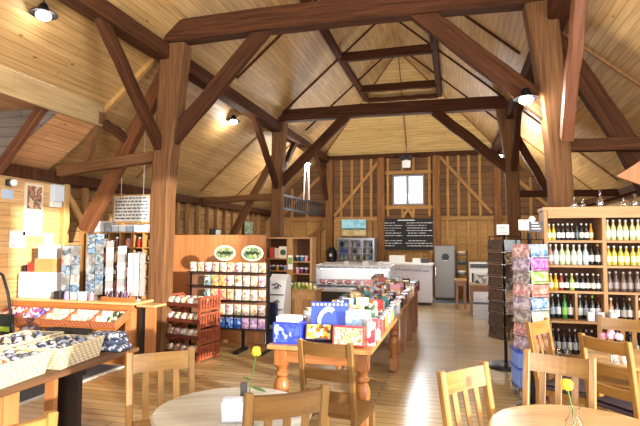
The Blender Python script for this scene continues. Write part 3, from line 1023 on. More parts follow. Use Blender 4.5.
# left table: rose in a slim vase hidden by the chair, napkin holder and dark menu block
t = root('bud_vase', 'slim vase with a tall yellow rose on the left round table', 'vase', (-1.10, 2.60, 0.7505), 0, 'small bud vases')
MB().lathe([(0.022, 0.0), (0.026, 0.01), (0.024, 0.05), (0.013, 0.08), (0.015, 0.095), (0.012, 0.095), (0.010, 0.08), (0.015, 0.045), (0.012, 0.014), (0.0, 0.010)], seg=16).build('glass_body', vase_g, t, True)
rose('tall yellow rose with two leaves above the left round table', (-1.10, 2.60, 0.766), 0.33, 0.028, (0.035, 0.02))
t = root('napkin_holder', 'white metal napkin holder on the left round table', 'napkin holder', (-1.16, 2.535, 0.7505), 0.35)
MB().b2(-0.06, 0.06, -0.04, 0.04, 0, 0.006).b2(-0.06, 0.06, -0.04, -0.035, 0, 0.105).b2(-0.06, 0.06, 0.035, 0.04, 0, 0.105).b2(-0.06, -0.055, -0.04, 0.04, 0, 0.06).build('holder', plain('holder_grey_white', 'C2C2CA', 0.35), t)
for i in range(5):
    tag(MB().pillow((0, 0, 0.06), (0.10, 0.010, 0.10), (0.0, rnd.uniform(-.06, .06), 0)).build('paper_napkin', plain('napkin_paper', 'C9C8CC', 0.8), None, False, (-1.16 + (i - 2) * -0.004, 2.535 + (i - 2) * 0.012, 0.7575), 0.35), 'white paper napkin standing in the napkin holder, %s from the front' % ORD[i], 'napkin', 'napkins in the holder')
tag(MB().b2(-0.018, 0.018, -0.012, 0.012, 0, 0.165, 0.002).build('menu_block', plain('dark_slate', '4A4340', 0.6), None, False, (-1.155, 2.66, 0.7505), 0.2), 'narrow dark upright table marker behind the napkin holder', 'table marker')
tag(MB().b2(-0.02, 0.02, -0.02, 0.02, 0, 0.05, 0.004).build('pepper_pot', black, None, False, (-1.045, 2.49, 0.7505), 0.2), 'small black pepper pot beside the white napkin holder', 'pot')
tag(MB().b2(-0.03, 0.03, -0.02, 0.02, 0, 0.012, 0.002).build('slate_coaster', plain('slate_grey', '5C5A60', 0.6), None, False, (0.46, 2.73, 0.7505), 0.2), 'small grey slate tile beside the glass vase', 'coaster')
# pink flowers and small jars on the far right table
t = root('flower_pot', 'small pale pot of pink flowers on the far right table', 'flower pot', (1.30, 4.86, 0.7505))
MB().lathe([(0.035, 0), (0.05, 0.085), (0.045, 0.085), (0.0, 0.07)], seg=16).build('pot', white_g, t, True)
mb = MB()
for k in range(12):
    a = k * 0.9
    leaf(mb, (0.01 * math.cos(a), 0.01 * math.sin(a), 0.07), (0.07 * math.cos(a), 0.07 * math.sin(a), 0.125), 0.03)
mb.build('foliage', plain('bright_leaf', '6E9A3A', 0.55), t)
for k, (dx, dy, dz) in enumerate(((-0.075, 0, 0.17), (-0.03, -0.03, 0.18), (0.03, -0.02, 0.175), (0.0, 0.04, 0.19), (0.06, 0.02, 0.165))):
    bloom((dx, dy, dz), 0.030, pink_p, t)
for k, (nm, mt, dx, lb) in enumerate((('salt_jar', glass_pane('jar_glass', (0.85, 0.88, 0.88), 0.15), 0.0, 'small glass jar on the far right table, left of the white one'), ('sugar_jar', white_g, 0.085, 'small white jar on the far right table near the chair post'))):
    t = root(nm, lb, 'jar', (1.235 + dx, 4.60 + dx * 0.1, 0.7505))
    MB().lathe([(0.028, 0), (0.032, 0.01), (0.032, 0.055), (0.024, 0.062)], seg=16).build('body', mt, t, True)
    MB().lathe([(0.026, 0.062), (0.026, 0.075), (0.0, 0.078)], seg=16).build('lid', steel, t, True)

# ------------------------------------------------------------------ bottle shelves
SY = 6.0                       # front plane
SD = 0.34
t = root('bottle_shelf_unit', 'tall pine shelf unit full of bottles in front of the massive right post', 'shelf unit', (0, 0, 0))
XB = [0.975, 1.555, 2.135, 2.70]
for i, x in enumerate(XB):
    MB().b2(x - 0.02, x + 0.02, SY, SY + SD - 0.02, 0.0, 2.07, 0.002).build('upright', shelf_up, t)
MB().b2(XB[0] - 0.03, XB[-1] + 0.03, SY - 0.015, SY + SD, 2.07, 2.11, 0.003).build('top_board', shelf_wood, t)
MB().b2(XB[0] + 0.02, XB[-1] - 0.02, SY - 0.012, SY + 0.012, 1.99, 2.07).build('cornice', shelf_wood, t)
MB().b2(XB[0] - 0.02, XB[-1] + 0.02, SY + SD - 0.02, SY + SD, 0.0, 2.07).build('back_panel', shelf_back, t)
SZ = [1.745, 1.475, 1.195, 0.885, 0.50]
for z in SZ:
    for a, b in zip(XB, XB[1:]):
        y0 = SY if z > 0.9 else SY - 0.10
        if z < 0.9:
            MB().b2(a - 0.03, b + 0.03, y0, SY, z - 0.025, z, 0.002).build('ledge', shelf_wood, t)
        MB().b2(a + 0.02, b - 0.02, SY, SY + SD - 0.02, z - 0.025, z).build('shelf', shelf_wood, t)
for a, b in zip(XB, XB[1:]):
    MB().b2((a + b) / 2 - 0.012, (a + b) / 2 + 0.012, SY + 0.005, SY + SD - 0.02, SZ[3], SZ[2] - 0.025).build('divider', shelf_up, t)
MB().b2(XB[0] - 0.02, XB[-1] + 0.02, SY - 0.10, SY, 0, 0.475).build('plinth_panel', shelf_wood, t)
for x in (XB[0], XB[1], XB[2], XB[3]):
    MB().b2(x - 0.02, x + 0.02, SY - 0.10, SY, 0.50, 0.86).build('plinth_post', shelf_up, t)

BM = {}


def bmat(c, clear_=False):
    if c not in BM:
        BM[c] = plain('bottle_' + c, c, 0.12, coat=0.3, var=0.03, trans=0.0)
    return BM[c]


BOT = {}


def bottle_mesh(kind, h, r):
    key = (kind, round(h, 3), round(r, 3))
    if key in BOT:
        return BOT[key]
    if kind == 'wine':
        prof = [(r * .92, 0), (r, .01), (r, h * .58), (r * .82, h * .66), (r * .38, h * .76), (r * .36, h * .93)]
    elif kind == 'jug':
        prof = [(r * .8, 0), (r, h * .12), (r * 1.02, h * .4), (r * .8, h * .6), (r * .4, h * .72), (r * .36, h * .9)]
    else:
        prof = [(r * .92, 0), (r, .008), (r, h * .5), (r * .86, h * .6), (r * .42, h * .74), (r * .36, h * .92)]
    body = MB().lathe(prof, seg=12)
    me = body.mesh('bottle_body', white, True)
    cap = MB().lathe([(r * .43, h * .9), (r * .43, h), (0, h)], seg=10).mesh('bottle_cap', white, True)
    z0, z1 = (h * .16, h * .46) if kind != 'wine' else (h * .18, h * .48)
    n = 12
    lb = MB()
    A, B = [], []
    for i in range(7):
        a = -PI / 2 - 1.2 + 2.4 * i / 6
        A.append(lb.bm.verts.new(((r + .0015) * math.cos(a) * (1.02 if kind == 'jug' else 1), (r + .0015) * math.sin(a) * (1.02 if kind == 'jug' else 1), z0)))
        B.append(lb.bm.verts.new(((r + .0015) * math.cos(a) * (1.02 if kind == 'jug' else 1), (r + .0015) * math.sin(a) * (1.02 if kind == 'jug' else 1), z1)))
    for i in range(6):
        lb.bm.faces.new((A[i], A[i + 1], B[i + 1], B[i]))
    lm = lb.mesh('bottle_label', paper, True)
    BOT[key] = (me, cap, lm)
    return BOT[key]


BV = {}


def bottle(kind, loc, h, r, body, cap, lab, label, group, facing=0.0):
    """body mesh carries a cap and a paper label as children"""
    key = (kind, round(h, 3), round(r, 3), body, cap, lab)
    if key not in BV:
        ms = bottle_mesh(kind, h, r)
        out = []
        for me, mt in zip(ms, (body, cap, lab)):
            if mt is None:
                out.append(None)
                continue
            c = me.copy()
            c.materials.clear()
            c.materials.append(bmat(mt) if mt != 'paper' else paper)
            out.append(c)
        BV[key] = out
    me, cp, lm = BV[key]
    o = link('bottle', me, None, loc, facing)
    tag(o, label, 'bottle', group)
    link('cap', cp, o)
    if lm:
        link('label', lm, o)
    return o


YEL, AMB, DRK, CLR, GRN, RED, BRN, PNK = 'C9B23C', 'B5791C', '1C1614', 'BFC7BE', '2E6B2C', '6E1F1A', '4A3026', '9C6A62'
LGN, TAN = 'AFC25A', '9A7B45'
rows = []     # (row name, bay name, x0, x1, z, kind, h, r, [ (body, cap, label, colour word) ])
W_ = 'F0EEE6'


def B(c, cap=W_, lab='paper', wd=''):
    return (c, cap, lab, wd)


y1 = B(YEL, W_, 'F2EBC0', 'yellow')
d1 = B(DRK, W_, 'paper', 'dark')
d2 = B(DRK, DRK, 'E4DFD4', 'black-capped dark')
cl = B(CLR, W_, 'DCE8DC', 'clear')
cg = B('B9C79A', W_, 'E8EDD0', 'pale green')
rows.append(('top shelf', 'left bay', 0.02, 0.45, 0, 'beer', 0.185, 0.0215, [y1, y1, d1, d1, d1, d1, B('1F2A22', DRK, '39423B', 'greenish black'), d1, d1, B(AMB, 'C9A24A', 'E8D49A', 'amber')]))
rows.append(('top shelf', 'middle bay', 0.02, 0.52, 0, 'wine', 0.225, 0.027, [B('C7C48A', W_, 'F2F0DC', 'straw-yellow')] * 9))
rows.append(('second shelf', 'left bay', 0.02, 0.53, 1, 'wine', 0.225, 0.028, [B('A98378', W_, 'E9D4CE', 'pinkish'), cl, cg, cg, cl, cl, B('A9BFC0', W_, 'DDEBEE', 'pale blue'), d2, B(DRK, 'C9A24A', 'E7E2D6', 'gold-capped dark')]))
rows.append(('second shelf', 'middle bay', 0.02, 0.53, 1, 'wine', 0.21, 0.028, [B('C6B95A', W_, 'EDE5B0', 'yellow')] * 8 + [B('6E2E4E', W_, 'C79AB4', 'plum')]))
rows.append(('third shelf', 'left bay', 0.02, 0.53, 2, 'beer', 0.185, 0.026, [y1, B('E0A21E', W_, 'F2C84A', 'orange'), B('8C3A2E', W_, 'F0D9CC', 'red'), d1, B('9DB04E', W_, 'E6EBC2', 'lime green'), d1, d1, d1, B('3A2018', 'D9C7B0', 'E9C9A8', 'brown'), B('26343A', W_, 'D5E3E8', 'blue-labelled dark')]))
rows.append(('third shelf', 'middle bay', 0.02, 0.53, 2, 'jug', 0.215, 0.031, [B('6A5750', 'B9B2AA', '8C7A72', 'smoky glass')] * 8))
rows.append(('bottom shelf', 'left bay', 0.01, 0.254, 3, 'wine', 0.265, 0.0275, [B('20242A', 'A9B4C0', '9FAAB8', 'grey-labelled dark'), B('1E1E22', 'C3C8D0', 'C9CED6', 'silver-capped dark'), B(GRN, GRN, '8CC152', 'green'), d2]))
rows.append(('bottom shelf right of the divider', 'left bay', 0.29, 0.53, 3, 'wine', 0.265, 0.0275, [B('2A2C28', 'B9B9B0', 'C9CCC2', 'grey'), B('1B1B1E', '5A5A62', '8E939C', 'dark'), B('1F2A1C', '8CC63F', 'E6E8DE', 'green-capped'), B('2A1214', '7A1E1E', 'DDD3D0', 'red-capped')]))
rows.append(('bottom shelf', 'middle bay', 0.01, 0.254, 3, 'wine', 0.245, 0.028, [B('A9754E', W_, 'F0E6DC', 'rose-coloured'), d2, B('24201E', DRK, 'A79C94', 'black'), B('2A2220', 'E5C9B0', 'D8CFC6', 'tan-capped dark')]))
rows.append(('bottom shelf right of the divider', 'middle bay', 0.29, 0.53, 3, 'wine', 0.245, 0.028, [B('3A2A22', W_, 'E9E4DC', 'brown'), d1, d2]))
for (rn, bay, a, b, zi, kind, h, r, L) in rows:
    bx = XB[0 if bay == 'left bay' else 1] + 0.02
    n = len(L)
    cnt = {}
    if a < 0.05 and b > 0.4:
        b = min(b, 0.54 - r - 0.004)
        a = max(a, r + 0.004)
    else:
        a = a + r + 0.004 if a < 0.2 else a + r - 0.0
        b = b - r
    tot = {}
    for q in L:
        tot[q[3]] = tot.get(q[3], 0) + 1
    for i, (bc, cc, lc, wd) in enumerate(L):
        x = bx + a + (b - a) * (i / max(1, n - 1))
        cnt[wd] = cnt.get(wd, 0) + 1
        lab = '%s bottle, %s from left, %s, %s' % (wd, ORD[i], rn, bay)
        bottle(kind, (x, SY + 0.07 + (0.014 if i % 2 else 0), SZ[zi] + 0.001), h * rnd.uniform(0.985, 1.015), r, bc, cc, lc, lab, 'bottles on the shelves', rnd.uniform(-0.3, 0.3))
# bins under the ledge
for i in range(9):
    bottle('wine', (XB[0] + 0.065 + 0.0555 * i, SY + 0.10, 0.501), 0.27, 0.0235, '1E1B1C' if i % 3 else '2B2428', ('8E9298', 'C9C4B8', '3A3A40')[i % 3], ('9AA0A6', 'BDB6AA')[i % 2],
           'dark bottle under the ledge, %s from left, left bay' % ORD[i], 'bottles under the ledge')
for i in range(8):
    bottle('wine', (XB[1] + 0.065 + 0.0595 * i, SY + 0.10, 0.501), 0.27, 0.024, '1E1B1C', '8E9298', 'BDB6AA', 'dark bottle under the ledge, %s from left, middle bay' % ORD[i], 'bottles under the ledge')
for k, (dx, z) in enumerate(((0.09, 0.0), (0.18, 0.0))):
    o = MB().lathe([(0.03, 0), (0.042, 0.02), (0.042, 0.055), (0.02, 0.08), (0.018, 0.10), (0.0, 0.10)], seg=14).build('glass_jar', glass_pane('globe_glass', (0.75, 0.8, 0.82), 0.25), None, True, (XB[0] + dx, SY - 0.05, 0.501))
    tag(o, 'round pale glass jar on the lowest ledge of the bottle unit, %s one' % ('left' if k == 0 else 'right'), 'jar', 'glass jars on the lowest ledge')
# small white boxes on the ledge
for i, x in enumerate((1.39, 1.48, 1.60)):
    tag(MB().box((0, 0, 0.05), (0.07, 0.05, 0.10), bev=0.003).build('carton', plain('pale_carton', 'C9CDD2', 0.6), None, False, (x, SY - 0.055, 0.886), 0.1 * i), 'small pale carton on the ledge of the bottle unit, %s from the left' % ORD[i], 'carton', 'cartons on the ledge')
# decanters on top
dec_g = glass_pane('decanter_glass', (0.9, 0.93, 0.95), 0.22)
for i, (x, h, r) in enumerate(((1.30, 0.13, 0.042), (1.385, 0.10, 0.036), (1.56, 0.20, 0.045), (1.90, 0.16, 0.05), (1.79, 0.11, 0.04))):
    t = root('decanter', 'glass decanter on top of the bottle unit, %s' % ('left one of the low pair', 'right one of the low pair', 'tall one in the middle', 'broad one cut by the picture edge', 'short one next to the broad one')[i], 'decanter', (x, SY + 0.14, 2.1105), 0, 'decanters on the shelf top')
    MB().lathe([(r * .8, 0), (r, .02), (r * .95, h * .4), (r * .35, h * .62), (r * .32, h * .8), (r * .45, h * .82)], seg=16).build('body', dec_g, t, True)
    MB().lathe([(r * .3, h * .82), (r * .5, h * .9), (0, h)], seg=12).build('stopper', dec_g, t, True)
# reddish board jutting out above the shelf
tag(MB().prism([(1.77, 6.28, 2.47), (2.75, 6.28, 2.05), (2.75, 6.28, 2.62), (2.05, 6.28, 2.66)], (0, 0.05, 0)).build('pointed_board', orange_pine), 'orange pointed board fixed above the bottle unit at the right edge', 'board', None, 'structure')

# ------------------------------------------------------------------ greeting card spinners
PAL_P = [('pink and cream', ['C98A92', 'B5727C', 'DCC9C2']), ('rose', ['B8646E', 'C9868C', 'D9BDB8']), ('grey floral', ['948A90', '746A70', 'BDB6B4']), ('lilac', ['A48CB0', '8C7698', 'CFC6D2']), ('cream', ['CFC4B4', 'B5A696', 'DDD6CC'])]
PAL_C = [('salmon', ['D9604C', 'E2887A', 'D9B5A6']), ('white and pink', ['D9CFCF', 'C9728A', 'DCD4D4']), ('lime green', ['86C840', '9AD45A', 'CFE0B0']), ('magenta', ['C43AAE', 'D05ABC', 'DDA0D0']), ('purple', ['9250BA', 'A46EC6', 'CBB0D6']), ('pale green', ['A4BE94', 'BCCFAE', 'D9DCD0']), ('blue', ['4E86B8', '6E9CC6', 'C9D2DA']), ('orange', ['E2601A', 'E2762E', 'D9A070']), ('white', ['D6D2CC', 'BDB6B0', 'DDDAD6'])]
PAL_B = [('brown photo', ['7A5A42', '3E2C22', 'AE947C']), ('grey photo', ['6A6260', '332E2E', '9E9690']), ('beige', ['B0A08A', '867560', 'C4B8A6']), ('dark photo', ['2E2422', '54443E']), ('sepia', ['8E7052', 'B9A68A', '6A5038'])]
PAL_L = [('blue and cream', ['6E90AC', 'C9C2B4', '946054']), ('peach', ['C99474', 'D0BBA8']), ('sky blue', ['80A4BE', 'BCC6CE'])]


def cardm(name, cols):
    return speckle('print_' + name.replace(' ', '_'), cols, 22, 0.4, 'noise')


def spinner(loc, rz, faces, rows, z0, z1, size, label, sn, group, side=0.32, base_r=0.24):
    """four sided rack; faces: list of (side index, palette, side name, columns)"""
    t = root('card_spinner', label, 'card rack', (*loc, 0), rz, 'card spinners')
    MB().lathe([(base_r, 0), (base_r, 0.03), (base_r * .8, 0.06), (0.02, 0.07)], seg=24).build('base', black, t, True)
    MB().lathe([(0.022, 0.06), (0.022, z1 + 0.12)], seg=10).build('pole', blackm, t, True)
    fr = MB()
    hs = side / 2 - 0.035
    for sx in (-1, 1):
        for sy in (-1, 1):
            fr.bar((sx * hs, sy * hs, z0 - 0.02), (sx * hs, sy * hs, z1 + 0.05), 0.010, 0.010)
    for z in (z0 - 0.02, (z0 + z1) / 2, z1 + 0.05):
        for sx in (-1, 1):
            fr.bar((sx * hs, -hs, z), (sx * hs, hs, z), 0.008, 0.008)
            fr.bar((-hs, sx * hs, z), (hs, sx * hs, z), 0.008, 0.008)
        fr.bar((-hs, 0, z), (hs, 0, z), 0.008, 0.008)
    fr.build('wire_frame', blackm, t)
    R0 = Matrix.Rotation(rz, 3, 'Z')
    for si, pal, fname, cols in faces:
        A = si * PI / 2
        R = Matrix.Rotation(A, 3, 'Z')
        for r in range(rows):
            z = z0 + (z1 - z0) * r / rows
            wire = MB()
            wire.box(R @ Vector((0, -side / 2 - 0.012, z - 0.004)), (side - 0.02, 0.026, 0.006), R)
            wire.box(R @ Vector((0, -side / 2 - 0.028, z + 0.025)), (side - 0.02, 0.004, 0.006), R)
            wire.build('pocket', chrome, t)
        for r in range(rows):
            z = z0 + (z1 - z0) * r / rows
            for c in range(cols):
                nm, cl_ = pal[(r * 2 + c * 3 + si + (r * r) % 3) % len(pal)]
                off = 0 if cols == 1 else (c - (cols - 1) / 2) * (side / cols)
                w = min(size[0] * 1.5, side / cols - 0.03)
                p = R0 @ (R @ Vector((off, -side / 2 - 0.012, z + 0.001)))
                o = MB().box((0, 0.018, size[1] / 2), (w, 0.006, size[1]), Euler((-0.12, 0, 0)).to_matrix()).build('greeting_card', cardm(nm, cl_), None, False, (loc[0] + p.x, loc[1] + p.y, p.z), rz + A)
                rr = ORD[rows - 1 - r]
                cc = '' if cols == 1 else (', left column', ', middle column', ', right column')[c] if cols == 3 else (', left column', ', right column')[c]
                tag(o, '%s card, %s from the top, %s, %s' % (nm, rr, fname, sn), 'card', group)
    return t


spinner((0.665, 7.45), math.radians(38), [(0, PAL_B + PAL_L, 'right face', 1), (3, [PAL_B[3], ('near black', ['2A2422', '443A36', '1E1A1A']), PAL_B[3]], 'left face', 1)], 8, 0.42, 1.76, (0.19, 0.165), 'dark spinner of brown photo cards behind the pink card spinner', 'dark card spinner', 'cards on the dark spinner', 0.34)
spinner((0.765, 5.70), math.radians(38), [(0, PAL_C, 'right face', 1), (3, PAL_P + PAL_L[:1], 'left face', 1)], 8, 0.62, 1.70, (0.20, 0.135), 'spinner of pink and colourful cards beside the bottle unit', 'colourful card spinner', 'cards on the colourful spinner', 0.26, 0.16)
for nm, lb, x0, x1, z0, z1, y, mt in (('rack_sign', 'blank white sign board above the dark card spinner', 0.56, 0.72, 1.83, 1.97, 7.30, white),
                                       ('rack_sign', 'small white sign above the colourful card spinner', 0.66, 0.76, 1.85, 1.96, 5.70, white),
                                       ('rack_sign', 'dark sign with pale writing above the colourful card spinner', 0.77, 0.90, 1.83, 1.94, 5.72, plain('charcoal_sign', '4A4648', 0.5))):
    o = root(nm, lb, 'sign', ((x0 + x1) / 2, y, 1.70), 0, 'signs on the card racks')
    w = x1 - x0
    MB().b2(-w / 2, w / 2, -0.004, 0.004, z0 - 1.70, z1 - 1.70).build('board', mt, o)
    MB().b2(-0.006, 0.006, 0.004, 0.012, 0.055, z0 - 1.70 + 0.05).build('stem', blackm, o)
    mb = MB()
    for k in range(3):
        mb.b2(-w * .35, w * (.35 - .1 * k), -0.006, -0.004, z0 - 1.70 + 0.03 + 0.03 * k, z0 - 1.70 + 0.04 + 0.03 * k)
    mb.build('printed_lines', grey_p if mt is white else paper, o)
o = MB().lathe([(0, -0.004), (0.032, -0.004), (0.032, 0.004), (0, 0.004)], (0, 0, 0), 18, Euler((PI / 2, 0, 0)).to_matrix()).build('round_badge', plain('cream_badge', 'F2EBD2', 0.5), bpy.data.objects['rack_sign.002'], False, (-0.04, -0.012, 0.265))

# ------------------------------------------------------------------ blue basket trolley
blue_pl = plain('blue_plastic', '2A4FC9', 0.35)
t = root('basket_trolley', 'blue plastic basket on a wheeled frame beside the card spinners', 'trolley', (0.765, 6.14, 0), 0.15)
mb = MB()
for i in range(11):
    x = -0.12 + 0.024 * i
    for y in (-0.16, 0.16):
        mb.b2(x - 0.007, x + 0.007, y - 0.004, y + 0.004, 0.14, 0.50)
for i in range(13):
    y = -0.15 + 0.025 * i
    for x in (-0.125, 0.125):
        mb.b2(x - 0.004, x + 0.004, y - 0.007, y + 0.007, 0.14, 0.50)
mb.build('basket_slats', plain('light_blue_plastic', '7FA0E8', 0.35), t)
mb = MB().b2(-0.13, 0.13, -0.165, 0.165, 0.12, 0.14)
for z in (0.32, 0.50):
    for y in (-0.165, 0.165):
        mb.b2(-0.14, 0.14, y - 0.008, y + 0.008, z, z + 0.025)
    for x in (-0.13, 0.13):
        mb.b2(x - 0.008, x + 0.008, -0.17, 0.17, z, z + 0.025)
mb.build('basket_body', blue_pl, t)
MB().tube([(-0.12, -0.16, 0.52), (-0.12, -0.1, 0.60), (0, -0.02, 0.62), (0.12, -0.1, 0.60), (0.12, -0.16, 0.52)], 0.009, 6).build('handle', blue_pl, t, True)
for sx in (-1, 1):
    for sy in (-1, 1):
        o = MB().lathe([(0, -0.012), (0.045, -0.012), (0.045, 0.012), (0, 0.012)], (0.11 * sx, 0.14 * sy, 0.045), 14, Euler((0, PI / 2, 0)).to_matrix()).build('wheel', grey_p, t)
        MB().b2(0.11 * sx - 0.018, 0.11 * sx + 0.018, 0.14 * sy - 0.006, 0.14 * sy + 0.006, 0.04, 0.12).build('wheel_fork', chrome, o)
tag(MB().pillow((0, 0, 0.10), (0.16, 0.06, 0.2), (0.1, 0, 0)).build('gift_bag', plain('lime_bag', '8CC63F', 0.5), None, True, (0.785, 6.14, 0.145), 0.5), 'lime green packet inside the blue basket trolley', 'packet')

# ------------------------------------------------------------------ display tables down the middle
pine_tab_x = grain('waxed_pine_cross', 'A86C38', '8A5024', 'X', 0.36, 24, 0.08, 0.05, 0.05)
TZ = 0.78


def turned_leg(x, y, par, h):
    b = MB()
    b.box((x, y, h - 0.075), (0.115, 0.115, 0.15), bev=0.004)
    b.box((x, y, 0.11), (0.105, 0.105, 0.16), bev=0.004)
    b.lathe([(0.03, 0.0), (0.040, 0.02), (0.036, 0.035)], (x, y, 0), 14)
    prof = [(0.030, 0.18), (0.046, 0.20), (0.046, 0.215), (0.032, 0.235), (0.036, 0.27), (0.052, 0.36), (0.055, 0.40), (0.046, 0.45), (0.030, 0.48), (0.048, 0.50), (0.048, 0.515), (0.034, 0.535), (0.034, 0.56), (0.05, 0.585), (0.04, h - 0.145)]
    b.lathe([(r * 1.32, z) for r, z in prof], (x, y, 0), 18)
    return b.build('leg', pine_tab, par, True)


t = root('display_table', 'long pine table with fat turned legs carrying the gift boxes', 'table', (0, 0, 0), 0, 'display tables')
MB().b2(-1.66, -0.70, 4.32, 6.88, TZ - 0.04, TZ, 0.006).build('tabletop', pine_tab_y, t)
MB().b2(-1.56, -0.80, 4.40, 4.425, 0.62, 0.74).build('apron', pine_tab_x, t)
MB().b2(-1.56, -0.80, 6.775, 6.80, 0.62, 0.74).build('apron', pine_tab_x, t)
MB().b2(-0.825, -0.80, 4.46, 6.74, 0.62, 0.74).build('apron', pine_tab_y, t)
MB().b2(-1.56, -1.535, 4.46, 6.74, 0.62, 0.74).build('apron', pine_tab_y, t)
for x, y in ((-0.80, 4.43), (-1.55, 4.43), (-0.80, 6.77), (-1.55, 6.77)):
    turned_leg(x, y, t, 0.74)
for nm, y0, y1, lb in (('a', 6.96, 9.10, 'pine table with plain square legs, middle one of the gift tables'), ('b', 9.18, 10.75, 'farthest of the three gift tables, in front of the meat counter')):
    t = root('display_table', lb, 'table', (0, 0, 0), 0, 'display tables')
    MB().b2(-1.66, -0.72, y0, y1, TZ - 0.04, TZ, 0.006).build('tabletop', pine_tab_y, t)
    for x in (-1.58, -0.80):
        MB().b2(x - 0.012, x + 0.012, y0 + 0.08, y1 - 0.08, 0.62, 0.74).build('apron', pine_tab_y, t)
        for y in (y0 + 0.08, (y0 + y1) / 2, y1 - 0.08):
            MB().b2(x - 0.04, x + 0.04, y - 0.04, y + 0.04, 0, 0.74, 0.004).build('leg', pine_tab, t)

# front of the first table: gift boxes and calendars
royal = plain('royal_blue_print', '2436B8', 0.35)
royal_w = speckle('blue_white_print', ['2A3FC0', '3F56D2', '8FA6EE', '2436B8'], 30, 0.35)
gold_p = speckle('gold_print', ['C98A1E', 'F2C94A', '6B4A14', 'F6E7B0', 'A85A1A'], 26, 0.35)
orange_pr = speckle('fire_print', ['F2A23A', 'FBD98A', 'C93A2E', 'F6EBC8', 'E06A2A'], 18, 0.35, 'noise')
red_c = plain('red_card', 'C2342E', 0.4)
white_c = plain('white_card', 'DDD9D4', 0.5)
sky_w = speckle('sky_print', ['D2DAE6', '7FA4D2', 'B8CAE2', '4F7FC2', 'DDE3EC'], 12, 0.4, 'noise')


def gift_box(name, label, cat, loc, s, rz, mat, group=None, front=None, tilt=0.0, lid=None):
    """printed box; front: material of a printed front panel part; lid: material of the lid part"""
    x, y, z = s
    R = Euler((tilt, 0, 0)).to_matrix()
    off = Vector((0, 0, 0))
    lo = min((R @ Vector((0, a * y / 2, 0))).z for a in (-1, 1))
    off.z = -lo
    o = MB().box(R @ Vector((0, 0, z / 2)) + off, s, R, min(x, y, z) * 0.03).build(name, mat, None, False, loc, rz)
    tag(o, label, cat, group)
    if front:
        MB().box(R @ Vector((0, -y / 2 - 0.001, z / 2)) + off, (x * 0.88, 0.003, z * 0.84), R).build('printed_front', front, o)
    if lid:
        MB().box(R @ Vector((0, 0, z - 0.01)) + off, (x * 1.03, y * 1.03, 0.03), R).build('lid', lid, o)
    return o


G_G = 'gifts on the first display table'
b = gift_box('display_box', 'royal blue open box of white cards at the front left corner of the gift table', 'box', (-1.50, 4.50, TZ), (0.27, 0.20, 0.19), 0.05, royal, G_G, royal_w)
for i in range(5):
    tag(MB().box((0, 0, 0.10), (0.21, 0.012, 0.05)).build('card_pack', (white_c, sky_w)[i % 2], None, False, (-1.50, 4.43 + 0.034 * i, TZ + 0.12)), 'white card pack sticking out of the royal blue box, %s from the front' % ORD[i], 'card', 'cards in the blue box')
b = gift_box('calendar_box', 'big tilted dark blue calendar box with a white moon-shaped swirl', 'box', (-1.19, 4.79, TZ), (0.37, 0.05, 0.34), 0.16, plain('calendar_blue', '2D46C6', 0.35), G_G, None, -0.25)
mb = MB()
R = Euler((-0.25, 0, 0)).to_matrix()
pts = [R @ Vector((0.115 * math.cos(a) * (0.6 + 0.4 * k / 12) - 0.01, -0.030, 0.17 + 0.105 * math.sin(a))) for k, a in [(k, 0.9 + k * 0.36) for k in range(13)]]
mb.tube(pts, 0.030, 8, 0.35)
mb.build('white_swirl', plain('pale_swirl', 'D5DDF4', 0.4), b)
mb = MB()
for k in range(9):
    mb.box(R @ Vector((-0.16 + 0.04 * k, -0.028, 0.32 + 0.0 * k)), (0.02, 0.004, 0.02), R)
mb.build('border_stars', white_c, b)
gift_box('bauble_box', 'dark box printed with golden baubles in front of the blue calendar', 'box', (-1.22, 4.52, TZ), (0.25, 0.12, 0.15), 0.1, plain('midnight_card', '22204A', 0.4), G_G, gold_p, -0.35)
gift_box('candle_box', 'red box with a glowing orange candle picture at the table corner', 'box', (-0.92, 4.47, TZ), (0.29, 0.14, 0.17), -0.04, red_c, G_G, orange_pr, -0.1)
for i, (x, y, mt, lb) in enumerate(((-0.94, 4.76, sky_w, 'white and blue snow-scene book upright behind the candle box'), (-0.88, 4.88, white_c, 'tall white book standing behind the candle box'), (-1.04, 4.90, sky_w, 'light blue book leaning beside the blue calendar'))):
    gift_box('picture_book', lb, 'book', (x, y, TZ), (0.16, 0.035, 0.27), 0.1 - 0.08 * i, mt, G_G, None, -0.12)
poin = speckle('poinsettia_print', ['E6E0DA', 'E6E0DA', 'D23A3A', 'E6D2C8', 'E6E0DA', 'C22A3A'], 16, 0.4)
for i in range(3):
    gift_box('poinsettia_pack', 'white pack with red poinsettia print at the table edge, %s from the front' % ORD[i], 'pack', (-0.745 + 0.0 * i, 4.60 + 0.108 * i, TZ), (0.07, 0.09, 0.20 + 0.02 * (i % 2)), 0.1 + 0.2 * i, poin, 'poinsettia packs')
# rows of small goods on the three tables
COLS_T = [('red', 'B8322E'), ('white', 'CFCBC4'), ('dark green', '2E5238'), ('teal', '2F7F86'), ('navy', '232C58'), ('cream', 'E4D6B2'), ('black', '221F20'), ('pink', 'D98BA0'), ('brown', '6E4A30'), ('silver', 'B9BCC2'), ('light blue', '8DB6D6'), ('gold', 'C59A3A'), ('plum', '5E2A48')]
KINDS = ['box', 'jar', 'tin', 'bag', 'book']


